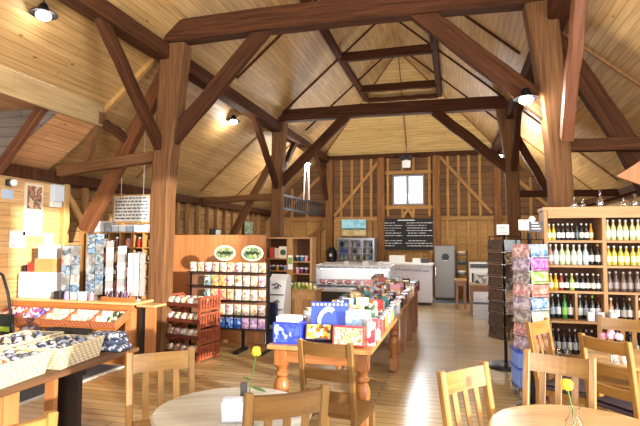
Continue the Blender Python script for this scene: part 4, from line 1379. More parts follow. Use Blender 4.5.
def goods(kind, cn, ch, loc, k, label, group, rz=0.0):
    mt = plain('goods_' + cn.replace(' ', '_'), ch, 0.4)
    if kind == 'box':
        return gift_box('small_box', label, 'box', loc, (0.13 * k, 0.10 * k, 0.15 * k), rz, mt, group, speckle('print_mix_' + cn.replace(' ', '_'), [ch, 'F2EEE6', ch, 'C9A24A'], 24, 0.4), 0, None)
    if kind == 'book':
        return gift_box('small_book', label, 'book', loc, (0.15 * k, 0.03, 0.21 * k), rz, mt, group, speckle('print_mix_' + cn.replace(' ', '_'), [ch, 'F2EEE6', ch, 'C9A24A'], 24, 0.4), -0.15)
    if kind == 'jar':
        o = MB().lathe([(0.036 * k, 0), (0.042 * k, 0.008), (0.042 * k, 0.10 * k), (0.034 * k, 0.115 * k)], seg=14).build('jar', mt, None, True, loc, rz)
        tag(o, label, 'jar', group)
        MB().lathe([(0.058 * k, 0.098 * k), (0.044 * k, 0.125 * k), (0.036 * k, 0.135 * k), (0, 0.137 * k)], seg=14).build('cloth_lid', speckle('gingham', ['E9E4DA', 'B8322E', 'E9E4DA', '8DB6D6'], 60, 0.7), o, True)
        return o
    if kind == 'tin':
        o = MB().lathe([(0.05 * k, 0), (0.05 * k, 0.13 * k)], seg=16).build('tin', mt, None, True, loc, rz)
        tag(o, label, 'tin', group)
        MB().lathe([(0.053 * k, 0.12 * k), (0.053 * k, 0.145 * k), (0, 0.147 * k)], seg=16).build('lid', steel, o, True)
        return o
    if kind == 'bag':
        o = MB().pillow((0, 0, 0.085 * k), (0.12 * k, 0.08 * k, 0.17 * k)).build('gift_bag', mt, None, True, loc, rz)
        tag(o, label, 'bag', group)
        MB().lathe([(0.012, 0.150 * k), (0.026, 0.172 * k), (0.036, 0.20 * k), (0.0, 0.185 * k)], seg=8).build('bow', speckle('bow_print', ['E9E4DA', 'C59A3A'], 40), o, True)
        return o
    o = MB().lathe([(0.034 * k, 0), (0.036 * k, 0.01), (0.036 * k, 0.14 * k), (0.014 * k, 0.19 * k), (0.013 * k, 0.23 * k)], seg=12).build('bottle', mt, None, True, loc, rz)
    tag(o, label, 'bottle', group)
    MB().lathe([(0.016 * k, 0.22 * k), (0.016 * k, 0.25 * k), (0, 0.25 * k)], seg=10).build('cap', black, o, True)
    return o


CN = ['leftmost', 'second', 'third', 'fourth', 'rightmost']
for tn, ya, yb, nrow, grp, seed, kk in (('first gift table', 5.08, 6.75, 7, G_G, 3, 1.0), ('middle gift table', 7.08, 8.98, 8, 'gifts on the middle display table', 5, 1.05), ('farthest gift table', 9.30, 10.62, 6, 'gifts on the farthest display table', 9, 1.25)):
    rr = random.Random(seed)
    for r in range(nrow):
        y = ya + (yb - ya) * r / (nrow - 1)
        for c in range(5):
            x = -1.56 + 0.195 * c
            cn, ch = rr.choice(COLS_T)
            if c < 3 and r < 3 and tn[0] == 'f' and 'first' in tn:
                cn, ch = rr.choice([COLS_T[10], COLS_T[1], COLS_T[10], COLS_T[9]])
            kind = rr.choice(KINDS if c < 4 else ['jar', 'box', 'tin', 'jar'])
            goods(kind, cn, ch, (x + rr.uniform(-.008, .008), y, TZ + 0.001), kk * rr.uniform(0.92, 1.08), '%s %s on the %s, %s row from the front, %s' % (cn, kind, tn, ORD[r], CN[c]), grp, rr.uniform(-0.12, 0.12))

# ------------------------------------------------------------------ partition, packet stand and basket rack
tag(MB().b2(-4.95, -3.12, 8.0, 8.05, 0, 1.84, 0.003).build('partition_panel', orange_pine), 'plain orange wooden partition behind the packet stand', 'panel')
t = root('packet_stand', 'dark metal stand hung with rows of sweet packets before the orange partition', 'display stand', (0, 0, 0))
PY = 7.42
for x in (-4.20, -2.84):
    MB().b2(x - 0.015, x + 0.015, PY + 0.03, PY + 0.06, 0.0, 1.36).build('post', blackm, t)
    MB().b2(x - 0.02, x + 0.02, PY - 0.24, PY + 0.14, 0.0, 0.04).build('foot', blackm, t)
MB().b2(-3.28, -3.24, PY + 0.02, PY + 0.06, 0.04, 0.40).build('post', blackm, t)
MB().b2(-3.30, -3.22, PY - 0.26, PY + 0.14, 0.0, 0.04).build('foot', blackm, t)
MB().b2(-4.19, -2.85, PY + 0.045, PY + 0.055, 0.30, 1.36).build('back_grid', plain('brown_backboard', '7A5038', 0.7), t)
RZ_ = [1.24, 1.02, 0.80, 0.565, 0.36]
for z in RZ_:
    MB().b2(-4.20, -2.84, PY - 0.10, PY + 0.03, z - 0.012, z).build('shelf', blackm, t)
packs = [speckle('sweet_print_%d' % k, c, 30, 0.3) for k, c in enumerate((['D6CCBC', 'C9A98A', 'D9D2C4', 'BE8474', 'D2C8B6'], ['D2C8B4', 'C9B084', 'B8945A', 'D9D2C4', 'B06A56'], ['CFC6BC', 'C0949E', 'D4CCC4', 'A05E74', 'CFBEB0'], ['C4BEAE', 'A69E74', 'D2CABA', '94684A', 'CDBE9A']))]
blue_pk = speckle('blue_sweet_print', ['2E62C2', '4F86DA', 'A9C6EE', '2448A0'], 24, 0.3)
pur_pk = speckle('purple_sweet_print', ['A78AC6', 'D9B7D6', 'C98BA6', 'EAD9EA'], 24, 0.3)
dark_pk = speckle('dark_tin_print', ['3E4A48', '6E8A86', 'C9D2CC'], 24, 0.3)
pinky = speckle('magenta_box_print', ['D23A7A', 'F2B23A', 'E24A6A', 'F6D06A'], 10, 0.35, 'noise')
RN = ['top', 'second', 'third', 'fourth', 'bottom']
for r, z in enumerate(RZ_):
    n = 10
    x0 = -4.12 if r in (0,) else -3.86 if r < 3 else -3.60
    n = int(round((-2.92 - x0) / 0.128)) + 1
    for i in range(n):
        x = x0 + (-2.92 - x0) * i / (n - 1)
        mt, wd = packs[(r * 3 + i) % 4], 'cream'
        if r in (1, 2) and i == 0:
            mt, wd = dark_pk, 'dark'
        elif r in (1, 2) and i in (1, 2):
            mt, wd = pinky, 'magenta'
        elif r == 4:
            mt, wd = (blue_pk, 'blue') if i < 3 else (pur_pk, 'lilac')
        h = 0.165 if r else 0.15
        zz = z + h / 2 + 0.001
        o = MB().pillow((0, 0, 0), (0.118, 0.055, h), (rnd.uniform(-.05, .05), 0, 0)).build('sweet_packet', mt, None, True, (x, PY - 0.045, zz), rnd.uniform(-0.08, 0.08))
        tag(o, '%s sweet packet, %s from the left on the %s row of the packet stand' % (wd, ORD[i], RN[r]), 'packet', 'sweet packets on the stand')
        MB().b2(-0.040, 0.040, -0.012, -0.009, h / 2 - 0.018, h / 2 - 0.004).build('header_card', plain('header_tan', 'CDB590', 0.6), o)
for x, lb in ((-3.60, 'left oval sign with a green landscape and dark lettering on the packet stand'), (-3.12, 'right oval sign with a green landscape and dark lettering on the packet stand')):
    t = root('oval_sign', lb, 'sign', (x, PY + 0.04, 1.3615), 0, 'oval signs on the packet stand')
    Rx = Euler((PI / 2, 0, 0)).to_matrix()

    def oval(a, b, y0, y1, mt, nm, par, cz=0.175):
        n = 28
        p = [(a * math.cos(2 * PI * i / n), y0, cz + b * math.sin(2 * PI * i / n)) for i in range(n)]
        return MB().prism(p, (0, y1 - y0, 0)).build(nm, mt, par)
    oval(0.185, 0.125, -0.010, 0.0, plain('cream_board', 'F1E9CC', 0.5), 'board', t)
    g = speckle('landscape_print', ['3E6B4A', '8FA05A', '2E5A4A', 'C9C88A', '5A8A6A'], 9, 0.5, 'noise')
    oval(0.160, 0.100, -0.014, -0.010, g, 'landscape_picture', t)
    mb = MB()
    pts = [(-0.12 + 0.24 * i / 40, -0.017, 0.18 + 0.028 * math.sin(i * 1.25) + 0.012 * math.sin(i * 0.5)) for i in range(41)]
    mb.tube(pts, 0.006, 5)
    mb.build('lettering', plain('dark_lettering', '20281E', 0.5), t)
    MB().b2(-0.012, 0.012, -0.006, 0.006, 0.0, 0.06).build('stem', blackm, t)
# red-brown tiered rack with slatted sides
t = root('slatted_rack', 'red-brown slatted wooden rack with tiers of wrapped goods, near the sunlit post', 'rack', (-3.84, 6.84, 0), -0.20)
RWd, RDp = 0.72, 0.46
for sx in (-1, 1):
    x = sx * RWd / 2
    for k, (z0, z1) in enumerate(((0.02, 0.22), (0.25, 0.45), (0.48, 0.68), (0.71, 0.92))):
        mb = MB()
        mb.b2(x - 0.01, x + 0.01, -RDp / 2, RDp / 2, z0, z0 + 0.035)
        mb.b2(x - 0.01, x + 0.01, -RDp / 2, RDp / 2, z1 - 0.03, z1)
        for j in range(8):
            y = -RDp / 2 + 0.015 + (RDp - 0.03) * j / 7
            mb.b2(x - 0.008, x + 0.008, y - 0.014, y + 0.014, z0 + 0.035, z1 - 0.03)
        mb.build('slatted_side', red_wood, t)
    for y in (-RDp / 2 + 0.02, RDp / 2 - 0.02):
        MB().b2(x - sx * 0.03 - 0.018, x - sx * 0.03 + 0.018, y - 0.018, y + 0.018, 0, 0.90).build('leg', red_wood, t)
TIERS = [0.10, 0.33, 0.56, 0.79]
for z in TIERS:
    MB().b2(-RWd / 2 + 0.012, RWd / 2 - 0.012, -RDp / 2, RDp / 2 - 0.02, z - 0.02, z).build('tier', red_wood, t)
    MB().b2(-RWd / 2 + 0.012, RWd / 2 - 0.012, -RDp / 2 - 0.015, -RDp / 2, z - 0.02, z + 0.035).build('front_lip', plain('dark_red_wood', '5E2A1A', 0.5), t)
cs, sn_ = math.cos(-0.20), math.sin(-0.20)
for r, z in enumerate(TIERS):
    for i in range(5):
        for j in range(2 if r == 3 else 1):
            lx, ly = -0.25 + 0.125 * i, -0.15 + 0.20 * j
            o = MB().pillow((0, 0, 0.055), (0.115, 0.09, 0.11)).build('wrapped_packet', (packs[(i + r) % 4], packs[(i + 1) % 4])[j], None, True, (-3.84 + lx * cs - ly * sn_, 6.84 + lx * sn_ + ly * cs, z + 0.001), -0.2 + rnd.uniform(-.2, .2))
            tag(o, 'wrapped packet, %s from the left on the %s tier of the slatted rack%s' % (ORD[i], ['bottom', 'second lowest', 'third', 'top'][r], ' behind' if j else ''), 'packet', 'packets in the slatted rack')

# ------------------------------------------------------------------ dresser, white stand and navy board behind the partition
t = root('dresser', 'pine dresser with open shelves over a panelled cupboard, right of the packet stand', 'dresser', (0, 0, 0))
DX0, DX1, DY = -3.42, -2.36, 8.86
dm = grain('dresser_pine', 'B98A52', '9C6C38', 'Z', 0.5, 22, 0.07, 0.05, 0.05)
MB().b2(DX0 + 0.42, DX1, DY - 0.38, DY + 0.02, 0, 0.86, 0.004).build('cupboard', dm, t)
MB().b2(DX0 + 0.40, DX1 + 0.03, DY - 0.41, DY + 0.04, 0.86, 0.89, 0.004).build('worktop', dm, t)
for k in range(2):
    a = DX0 + 0.46 + k * 0.31
    dr = MB().b2(a, a + 0.28, DY - 0.395, DY - 0.38, 0.06, 0.80).build('door', dm, t)
    MB().b2(a + 0.05, a + 0.23, DY - 0.40, DY - 0.395, 0.14, 0.72).build('panel', grain('dresser_panel', 'A8743C', '8C5C2C', 'Z', 0.5, 22, 0.07), dr)
for x in (DX0, DX0 + 0.46, DX1 - 0.16):
    MB().b2(x - 0.02, x + 0.02 if x != DX0 + 0.46 else x + 0.10, DY + 0.02 - 0.14, DY + 0.16, 0.0 if x < -3.3 else 0.89, 1.78).build('upright', dm, t)
MB().b2(DX0 - 0.03, DX1 - 0.13, DY - 0.14, DY + 0.17, 1.78, 1.81).build('top_board', dm, t)
MB().b2(DX0, DX1 - 0.16, DY + 0.155, DY + 0.17, 0.9, 1.78).build('back_panel', shelf_back, t)
DZ = [1.20, 1.42]
for z in DZ:
    MB().b2(DX0 + 0.02, DX0 + 0.44, DY - 0.12, DY + 0.15, z - 0.02, z).build('shelf', dm, t)
    MB().b2(DX0 + 0.56, DX1 - 0.18, DY - 0.12, DY + 0.15, z - 0.02 - 0.05, z - 0.05).build('shelf', dm, t)
for i, (x, s, c, lb) in enumerate(((-3.30, (0.09, 0.06, 0.20), 'B8423A', 'red upright box on the upper left shelf of the dresser'), (-3.20, (0.08, 0.06, 0.19), 'D9BFA8', 'pinkish upright box on the upper left shelf of the dresser'), (-3.08, (0.15, 0.04, 0.22), 'E6DCC0', 'cream picture board with a dark green emblem on the dresser'))):
    o = gift_box('upright_box', lb, 'box', (x, DY - 0.03, 1.4205), s, 0.05, plain('dress_%d' % i, c, 0.5), 'goods on the dresser')
    if i == 2:
        MB().lathe([(0, -0.003), (0.055, -0.003), (0.055, 0.003), (0, 0.003)], (0, -0.024, 0.11), 16, Euler((PI / 2, 0, 0)).to_matrix()).build('emblem', plain('emblem_green', '2E5238', 0.5), o)
rr = random.Random(21)
for i in range(5):
    cn, ch = rr.choice(COLS_T)
    goods('jar', cn, ch, (-3.35 + 0.079 * i, DY - 0.03, 1.2005), 0.7, '%s jar, %s from the left on the lower left shelf of the dresser' % (cn, ORD[i]), 'goods on the dresser')
for i in range(3):
    cn, ch = rr.choice(COLS_T)
    goods('jar', cn, ch, (-2.80 + 0.085 * i, DY - 0.03, 1.3705), 0.8, '%s jar, %s from the left on the upper right shelf of the dresser' % (cn, ORD[i]), 'goods on the dresser')
    cn, ch = rr.choice(COLS_T)
    goods('jar', cn, ch, (-2.80 + 0.085 * i, DY - 0.03, 1.1505), 0.8, '%s jar, %s from the left on the lower right shelf of the dresser' % (cn, ORD[i]), 'goods on the dresser')
for i in range(9):
    o = MB().lathe([(0.030, 0), (0.033, 0.008), (0.033, 0.11), (0.027, 0.12)], seg=12).build('pickle_jar', speckle('pickle_print', ['8A9A3A', 'C9B84A', 'E9E2C2', '5E6A2A'], 26, 0.25), None, True, (-2.96 + 0.072 * i, DY - 0.33, 0.8905))
    tag(o, 'yellow-green pickle jar on the dresser worktop, %s from the left' % ORD[i], 'jar', 'pickle jars on the dresser')
    MB().lathe([(0.031, 0.118), (0.031, 0.135), (0, 0.136)], seg=12).build('lid', black, o)
t = root('leaflet', 'green and white leaflet hung on the middle upright of the dresser', 'leaflet', (-2.91, DY - 0.127, 1.22))
MB().b2(-0.045, 0.045, 0, 0.004, 0, 0.26).build('sheet', paper, t)
MB().b2(-0.040, 0.040, -0.002, 0, 0.10, 0.22).build('printed_picture', plain('leaflet_green', '8FAE4A', 0.5), t)
# white tiered freezer stand
t = root('white_stand', 'white tiered drinks stand with dark blue emblem between partition and dresser', 'stand', (-2.94, 8.20, 0))
MB().prism([(-0.16, -0.20, 0), (-0.16, -0.20, 0.62), (-0.16, -0.05, 1.06), (-0.16, 0.12, 1.16), (-0.16, 0.20, 1.10), (-0.16, 0.20, 0)], (0.32, 0, 0)).build('body', white_g, t)
for z, y in ((0.30, -0.22), (0.58, -0.21), (0.82, -0.14)):
    MB().b2(-0.15, 0.15, y - 0.02, y + 0.05, z, z + 0.02).build('tray_edge', grey_p, t)
mb = MB()
for k, (x, z) in enumerate(((-0.05, 0.98), (0.0, 1.0), (0.05, 0.97), (0.02, 0.94), (-0.02, 0.93), (0.0, 0.70), (0.05, 0.72))):
    yy = -0.05 - (1.06 - z) * 0.34 - 0.008
    mb.tube([(x - 0.04, yy - 0.004, z), (x, yy - 0.01, z + 0.02), (x + 0.03, yy - 0.004, z - 0.01)], 0.010, 5)
mb.build('emblem', plain('emblem_navy', '2A3558', 0.5), t)
t = root('navy_board', 'dark navy floor sign with small printing beside the packet stand', 'sign', (-2.93, 7.86, 0))
MB().box((0, 0, 0.36), (0.17, 0.10, 0.72), bev=0.004).build('board', navy, t)
MB().b2(-0.05, 0.05, -0.054, -0.050, 0.30, 0.36).build('printed_text', plain('pale_blue_print', '8C9AC2', 0.5), t)

# ------------------------------------------------------------------ meat counter
t = root('meat_counter', 'white glass-fronted meat counter beyond the gift tables', 'counter', (0, 0, 0))
X0, X1, MY = -3.10, -1.40, 11.0
MB().b2(X0, X1, MY + 0.35, MY + 1.05, 0.0, 0.62).build('base', plain('counter_grey', '9A9894', 0.5), t)
MB().prism([(X0, MY + 0.35, 0.02), (X0, MY + 0.28, 0.25), (X0, MY + 0.12, 0.50), (X0, MY + 0.02, 0.62), (X0, MY + 0.35, 0.62)], (X1 - X0, 0, 0)).build('curved_kick_panel', plain('kick_shadow_grey', '6A6A66', 0.35, 0.3), t)  # darker grey carries the shadow below the lip
MB().b2(X0, X1, MY - 0.02, MY + 1.05, 0.62, 0.70, 0.01).build('front_lip', white_g, t)
MB().prism([(X0, MY + 0.05, 0.70), (X0, MY + 0.62, 0.86), (X0, MY + 0.62, 0.70)], (X1 - X0, 0, 0)).build('sloping_deck', steel, t)
MB().b2(X0, X1, MY + 0.62, MY + 0.66, 0.70, 1.12).build('inner_back', white, t)
MB().b2(X0 - 0.02, X1 + 0.02, MY + 0.20, MY + 0.75, 1.12, 1.20, 0.01).build('top_shelf', white_g, t)
mb = MB()
for k in range(9):
    x = X0 + 0.10 + k * 0.175
    mb.tube([(x, MY + 0.195, 1.15), (x + 0.03, MY + 0.195, 1.175), (x + 0.06, MY + 0.195, 1.15), (x + 0.09, MY + 0.195, 1.17), (x + 0.12, MY + 0.195, 1.15)], 0.007, 5)
mb.build('printed_lettering', plain('counter_blue_print', '4A55A0', 0.5), t)
MB().b2(X0 + 0.05, X1 - 0.05, MY + 0.42, MY + 0.47, 1.095, 1.118).build('strip_light', plain('strip_glow', (1.0, 0.93, 0.92), 0.5, emit=7.0, var=0.0), t)
n = 7
A, B_ = [], []
g = MB()
for i in range(n):
    f = i / (n - 1)
    y = MY + 0.0 + 0.20 * f ** 1.8
    z = 0.70 + 0.42 * f
    A.append(g.bm.verts.new((X0, y, z)))
    B_.append(g.bm.verts.new((X1, y, z)))
for i in range(n - 1):
    g.bm.faces.new((A[i], B_[i], B_[i + 1], A[i + 1]))
g.build('curved_glass', clear, t, True)
for x, s in ((X0, -1), (X1, 1)):
    MB().prism([(x, MY - 0.01, 0.66), (x, MY + 0.03, 0.90), (x, MY + 0.14, 1.08), (x, MY + 0.2, 1.20), (x, MY + 0.75, 1.22), (x, MY + 1.05, 0.70)], (0.04 * s, 0, 0)).build('end_panel', plain('end_panel_pale', 'D9DADF', 0.4), t)
meat = speckle('meat_print', ['B8424A', 'D98A8C', '8C2A32', 'E9B7B2', 'C25A5E'], 16, 0.35, 'noise')
for i in range(8):
    x = X0 + 0.13 + i * 0.205
    o = MB().box((0, 0, 0.012), (0.19, 0.26, 0.02), Euler((0.273, 0, 0)).to_matrix()).build('meat_tray', white_g, None, False, (x, MY + 0.28, 0.781))
    tag(o, 'tray of red meat inside the glass counter, %s from the left' % ORD[i], 'tray', 'meat trays in the counter')
    mb = MB()
    for k in range(5):
        mb.ball((rnd.uniform(-.05, .05), -0.09 + 0.045 * k, 0.028 + (-0.09 + 0.045 * k) * 0.27 + 0.014), 0.045, (1.4, 0.8, 0.6), 8)
    mb.build('meat', meat, o, True)
for i, (x, w) in enumerate(((-2.45, 0.10), (-2.0, 0.14), (-1.62, 0.12))):
    gift_box('price_stand', 'small white card stand on top of the meat counter, %s from the left' % ORD[i], 'sign', (x, MY + 0.5, 1.2005), (w, 0.05, 0.09), 0.1, white_c, 'signs on the meat counter')
t = root('dark_drinks_bin', 'dark narrow merchandise bin at the left end of the meat counter', 'bin', (-3.26, 11.05, 0))
MB().box((0, 0, 0.5), (0.20, 0.3, 1.0), bev=0.01).build('body', plain('bin_dark', '3A3E48', 0.4), t)
MB().box((0, 0, 1.06), (0.20, 0.05, 0.16), Euler((-0.2, 0, 0)).to_matrix()).build('header_panel', plain('bin_blue', '6A86A8', 0.4), t)

# ------------------------------------------------------------------ back counter and things along the back wall
t = root('white_back_counter', 'white service counter with blue handwriting-like marks under the blackboard', 'counter', (0, 0, 0))
MB().b2(-2.10, -0.62, 14.2, 14.9, 0.08, 1.10, 0.01).build('body', plain('counter_lilac_white', 'DCDBE6', 0.4), t)
MB().b2(-2.14, -0.58, 14.15, 14.95, 1.10, 1.16, 0.008).build('worktop', white_g, t)
MB().b2(-2.05, -0.66, 14.24, 14.86, 0.0, 0.08).build('plinth', black, t)
mb = MB()
for k in range(14):
    x = -2.0 + k * 0.095
    z = 1.0 - 0.004 * k
    mb.tube([(x, 14.195, z - 0.03), (x + 0.02, 14.195, z + 0.05 * ((k * 7) % 3) / 2), (x + 0.05, 14.195, z - 0.02), (x + 0.07, 14.195, z + 0.02)], 0.010, 5)
mb.build('lettering', plain('counter_blue_print', '4A55A0', 0.5), t)
for x0 in (-1.62, -1.12):
    MB().b2(x0, x0 + 0.006, 14.196, 14.2, 0.1, 0.9).build('panel_joint', grey_p, t)
for i, (x, s, c, nm, lb) in enumerate(((-1.60, (0.42, 0.3, 0.20), 'EDEBE6', 'white_box', 'white rounded box on the back counter, under the blackboard'), (-1.05, (0.22, 0.2, 0.13), 'EDEBE6', 'till_box', 'small white till box near the right end of the back counter'), (-0.82, (0.2, 0.2, 0.12), '2A2A2E', 'black_box', 'black box at the right end of the back counter'))):
    gift_box(nm, lb, 'box', (x, 14.5, 1.1605), s, 0.0, plain('bc_%d' % i, c, 0.4))
# long rear counter carrying the glass-door fridge
tag(MB().b2(-4.12, -2.25, 15.75, 16.42, 0, 1.10, 0.01).build('rear_counter', plain('rear_counter_grey', 'B5B3B0', 0.5)), 'pale rear counter along the back wall under the glass-door fridge', 'counter')
t = root('glass_door_fridge', 'small silver fridge with three glass doors under the landscape picture', 'fridge', (-3.06, 16.08, 1.1005))
MB().b2(-0.60, 0.60, 0.26, 0.30, 0, 0.78).b2(-0.60, 0.60, -0.28, 0.26, 0, 0.06).b2(-0.60, 0.60, -0.28, 0.26, 0.71, 0.78).b2(-0.60, -0.57, -0.28, 0.26, 0.06, 0.71).b2(0.57, 0.60, -0.28, 0.26, 0.06, 0.71).build('body', steel, t)
for k in range(3):
    a = -0.59 + k * 0.395
    d = MB().b2(a, a + 0.04, -0.31, -0.285, 0.03, 0.75).b2(a + 0.35, a + 0.39, -0.31, -0.285, 0.03, 0.75).b2(a + 0.04, a + 0.35, -0.31, -0.285, 0.03, 0.08).b2(a + 0.04, a + 0.35, -0.31, -0.285, 0.70, 0.75).build('door', chrome, t)
    MB().b2(a + 0.04, a + 0.35, -0.30, -0.295, 0.08, 0.70).build('glass', clear, d)
for z in (0.27, 0.48):
    MB().b2(-0.57, 0.57, -0.24, 0.26, z, z + 0.012).build('shelf', white_g, t)
rr = random.Random(4)
for r, z in enumerate((0.0605, 0.2825, 0.4925)):
    for i in range(8):
        cn, ch = rr.choice([('blue', '2E52B8'), ('white', 'EDE9E2'), ('silver', 'B9BCC2'), ('dark green', '2E5238'), ('black', '221F20'), ('cream', 'E4D6B2')])
        o = MB().lathe([(0.045, 0), (0.045, 0.10), (0.02, 0.135), (0.02, 0.15), (0, 0.15)], seg=10).build('drink_bottle', plain('goods_' + cn.replace(' ', '_'), ch, 0.4), None, True, (-3.06 - 0.49 + 0.14 * i, 15.95, 1.1005 + z))
        tag(o, '%s drink inside the glass-door fridge, %s from the left on its %s level' % (cn, ORD[i], ['bottom', 'middle', 'top'][r]), 'drink', 'drinks in the glass-door fridge')
t = root('coffee_urn', 'round black urn at the left end of the rear counter', 'urn', (-3.91, 16.05, 1.1005))
MB().lathe([(0.12, 0), (0.15, 0.03), (0.16, 0.18), (0.155, 0.36), (0.10, 0.42)], seg=20).build('body', black, t, True)
MB().lathe([(0.11, 0.42), (0.09, 0.47), (0.03, 0.49), (0.0, 0.50)], seg=18).build('lid', blackm, t, True)
MB().lathe([(0, -0.004), (0.05, -0.004), (0.05, 0.004), (0, 0.004)], (0, -0.162, 0.22), 14, Euler((PI / 2, 0, 0)).to_matrix()).build('round_label', white_c, t)
MB().tube([(-0.15, 0, 0.34), (-0.21, 0, 0.36), (-0.21, 0, 0.26), (-0.16, 0, 0.24)], 0.012, 6).tube([(0.15, 0, 0.34), (0.21, 0, 0.36), (0.21, 0, 0.26), (0.16, 0, 0.24)], 0.012, 6).build('handle', black, t, True)
# picture and blackboard
t = root('landscape_picture', 'unframed landscape print with pale blue sky above the glass-door fridge', 'picture', (-3.28, YB - 0.12, 1.96))
MB().b2(-0.41, 0.41, 0, 0.03, 0, 0.55).build('canvas', plain('canvas_edge', 'C9C2B0', 0.6), t)
for nm, z0, z1, c in (('sky', 0.26, 0.55, ['8FD0E2', 'A9DCEA', '7CC2DA']), ('distant_hills', 0.19, 0.26, ['5E8A86', '6E9A86', '4A746E']), ('sand_field', 0.0, 0.19, ['C9B07A', 'D9C48F', 'B59A62'])):
    MB().b2(-0.41, 0.41, -0.003, 0, z0, z1).build(nm, speckle('pic_' + nm, c, 5, 0.6, 'noise'), t)
t = root('blackboard', 'large blackboard menu full of white chalk lines under the window', 'blackboard', (-1.455, YB - 0.16, 1.50))
MB().b2(-0.86, 0.86, 0, 0.025, 0, 1.02).build('board', plain('slate_black', '141518', 0.7), t)
mb = MB()
rr = random.Random(11)
mb.b2(-0.35, 0.2, -0.003, 0, 0.955, 0.985)
for k in range(10):
    z = 0.88 - k * 0.083
    if k == 6:
        continue
    for (a, b) in ((-0.82, -0.20), (-0.10, 0.82)):
        x = a + rr.uniform(0, 0.1)
        end = b - rr.choice((0, 0.05, 0.25))
        while x < end:
            w = rr.uniform(0.03, 0.13)
            hh = rr.uniform(0.014, 0.026)
            mb.b2(x, min(x + w, end), -0.003, 0, z - hh / 2, z + hh / 2)
            x += w + rr.uniform(0.012, 0.03)
mb.build('chalk_writing', plain('chalk', 'D9D9D6', 0.9), t)
# grey cabinet
t = root('tall_grey_cabinet', 'tall grey steel cabinet with a dark round badge below the blackboard corner', 'cabinet', (-0.30, 15.70, 0))
MB().b2(-0.30, 0.30, 0.03, 0.55, 0.06, 1.64, 0.01).build('body', plain('cabinet_grey', '7E7A7C', 0.45, 0.2), t)
MB().b2(-0.30, 0.30, 0.06, 0.52, 0.0, 0.06).build('plinth', black, t)
d = MB().b2(-0.295, 0.295, 0.0, 0.03, 0.08, 1.62, 0.006).build('door', plain('cabinet_grey_door', '86827F', 0.4, 0.2), t)
MB().lathe([(0, -0.004), (0.11, -0.004), (0.11, 0.004), (0, 0.004)], (0.02, -0.005, 1.30), 20, Euler((PI / 2, 0, 0)).to_matrix()).build('round_badge', plain('badge_dark', '2C3038', 0.5), d)
MB().b2(-0.04, 0.08, -0.012, -0.008, 1.18, 1.205).build('badge_text', white_c, d)
MB().bar((-0.27, -0.025, 0.75), (-0.27, -0.025, 1.0), 0.02, 0.02).build('handle', chrome, d)
# white cooker, open rack and two tables on the right
t = root('white_cooker', 'white cooker with dark oven window behind the small table at the right rear', 'cooker', (0.72, 15.4, 0))
MB().b2(-0.32, 0.32, 0, 0.6, 0, 1.16, 0.01).build('body', white_g, t)
MB().b2(-0.25, 0.25, -0.012, 0, 0.55, 0.85).build('oven_window', black, t)
MB().b2(-0.30, 0.30, -0.02, 0, 1.0, 1.12).build('control_panel', plain('panel_grey', '5A5A60', 0.4), t)
for k in range(5):
    MB().lathe([(0, 0), (0.025, 0), (0.02, 0.03), (0, 0.03)], (-0.22 + 0.11 * k, -0.02, 1.06), 10, Euler((PI / 2, 0, 0)).to_matrix()).build('knob', black, t)
t = root('wire_shelf_rack', 'dark open shelf rack of kitchenware between grey cabinet and white cooker', 'rack', (0.19, 15.6, 0))
for sx in (-1, 1):
    for y in (0, 0.4):
        MB().b2(sx * 0.16 - 0.012, sx * 0.16 + 0.012, y - 0.012, y + 0.012, 0, 1.50).build('post', blackm, t)
for z in (0.5, 0.8, 1.1, 1.38):
    MB().b2(-0.17, 0.17, -0.01, 0.42, z - 0.015, z).build('shelf', blackm, t)
for i, (z, c, cn) in enumerate(((0.5005, 'B9BCC2', 'silver'), (0.8005, 'EDE9E2', 'white'), (1.1005, '6E6A68', 'grey'), (1.3805, 'DCC9A0', 'straw-coloured'))):
    tag(MB().lathe([(0.08, 0), (0.12, 0.06), (0.115, 0.10), (0.10, 0.06), (0, 0.02)], seg=16).build('bowl', plain('bowl_%d' % i, c, 0.4), None, True, (0.19, 15.72, z)), '%s bowl on the dark open rack, %s shelf up' % (cn, ORD[i]), 'bowl', 'bowls on the open rack')


def small_table(label, x0, x1, y0, y1, h, mt):
    t = root('side_table', label, 'table', (0, 0, 0), 0, 'side tables at the right rear')
    MB().b2(x0, x1, y0, y1, h - 0.03, h, 0.004).build('tabletop', pine_tab_y, t)
    MB().b2(x0 + 0.04, x1 - 0.04, y0 + 0.04, y0 + 0.06, h - 0.16, h - 0.03).build('apron', mt, t)
    for x in (x0 + 0.06, x1 - 0.06):
        for y in (y0 + 0.06, y1 - 0.06):
            MB().b2(x - 0.03, x + 0.03, y - 0.03, y + 0.03, 0, h - 0.03).build('leg', pine_tab, t)


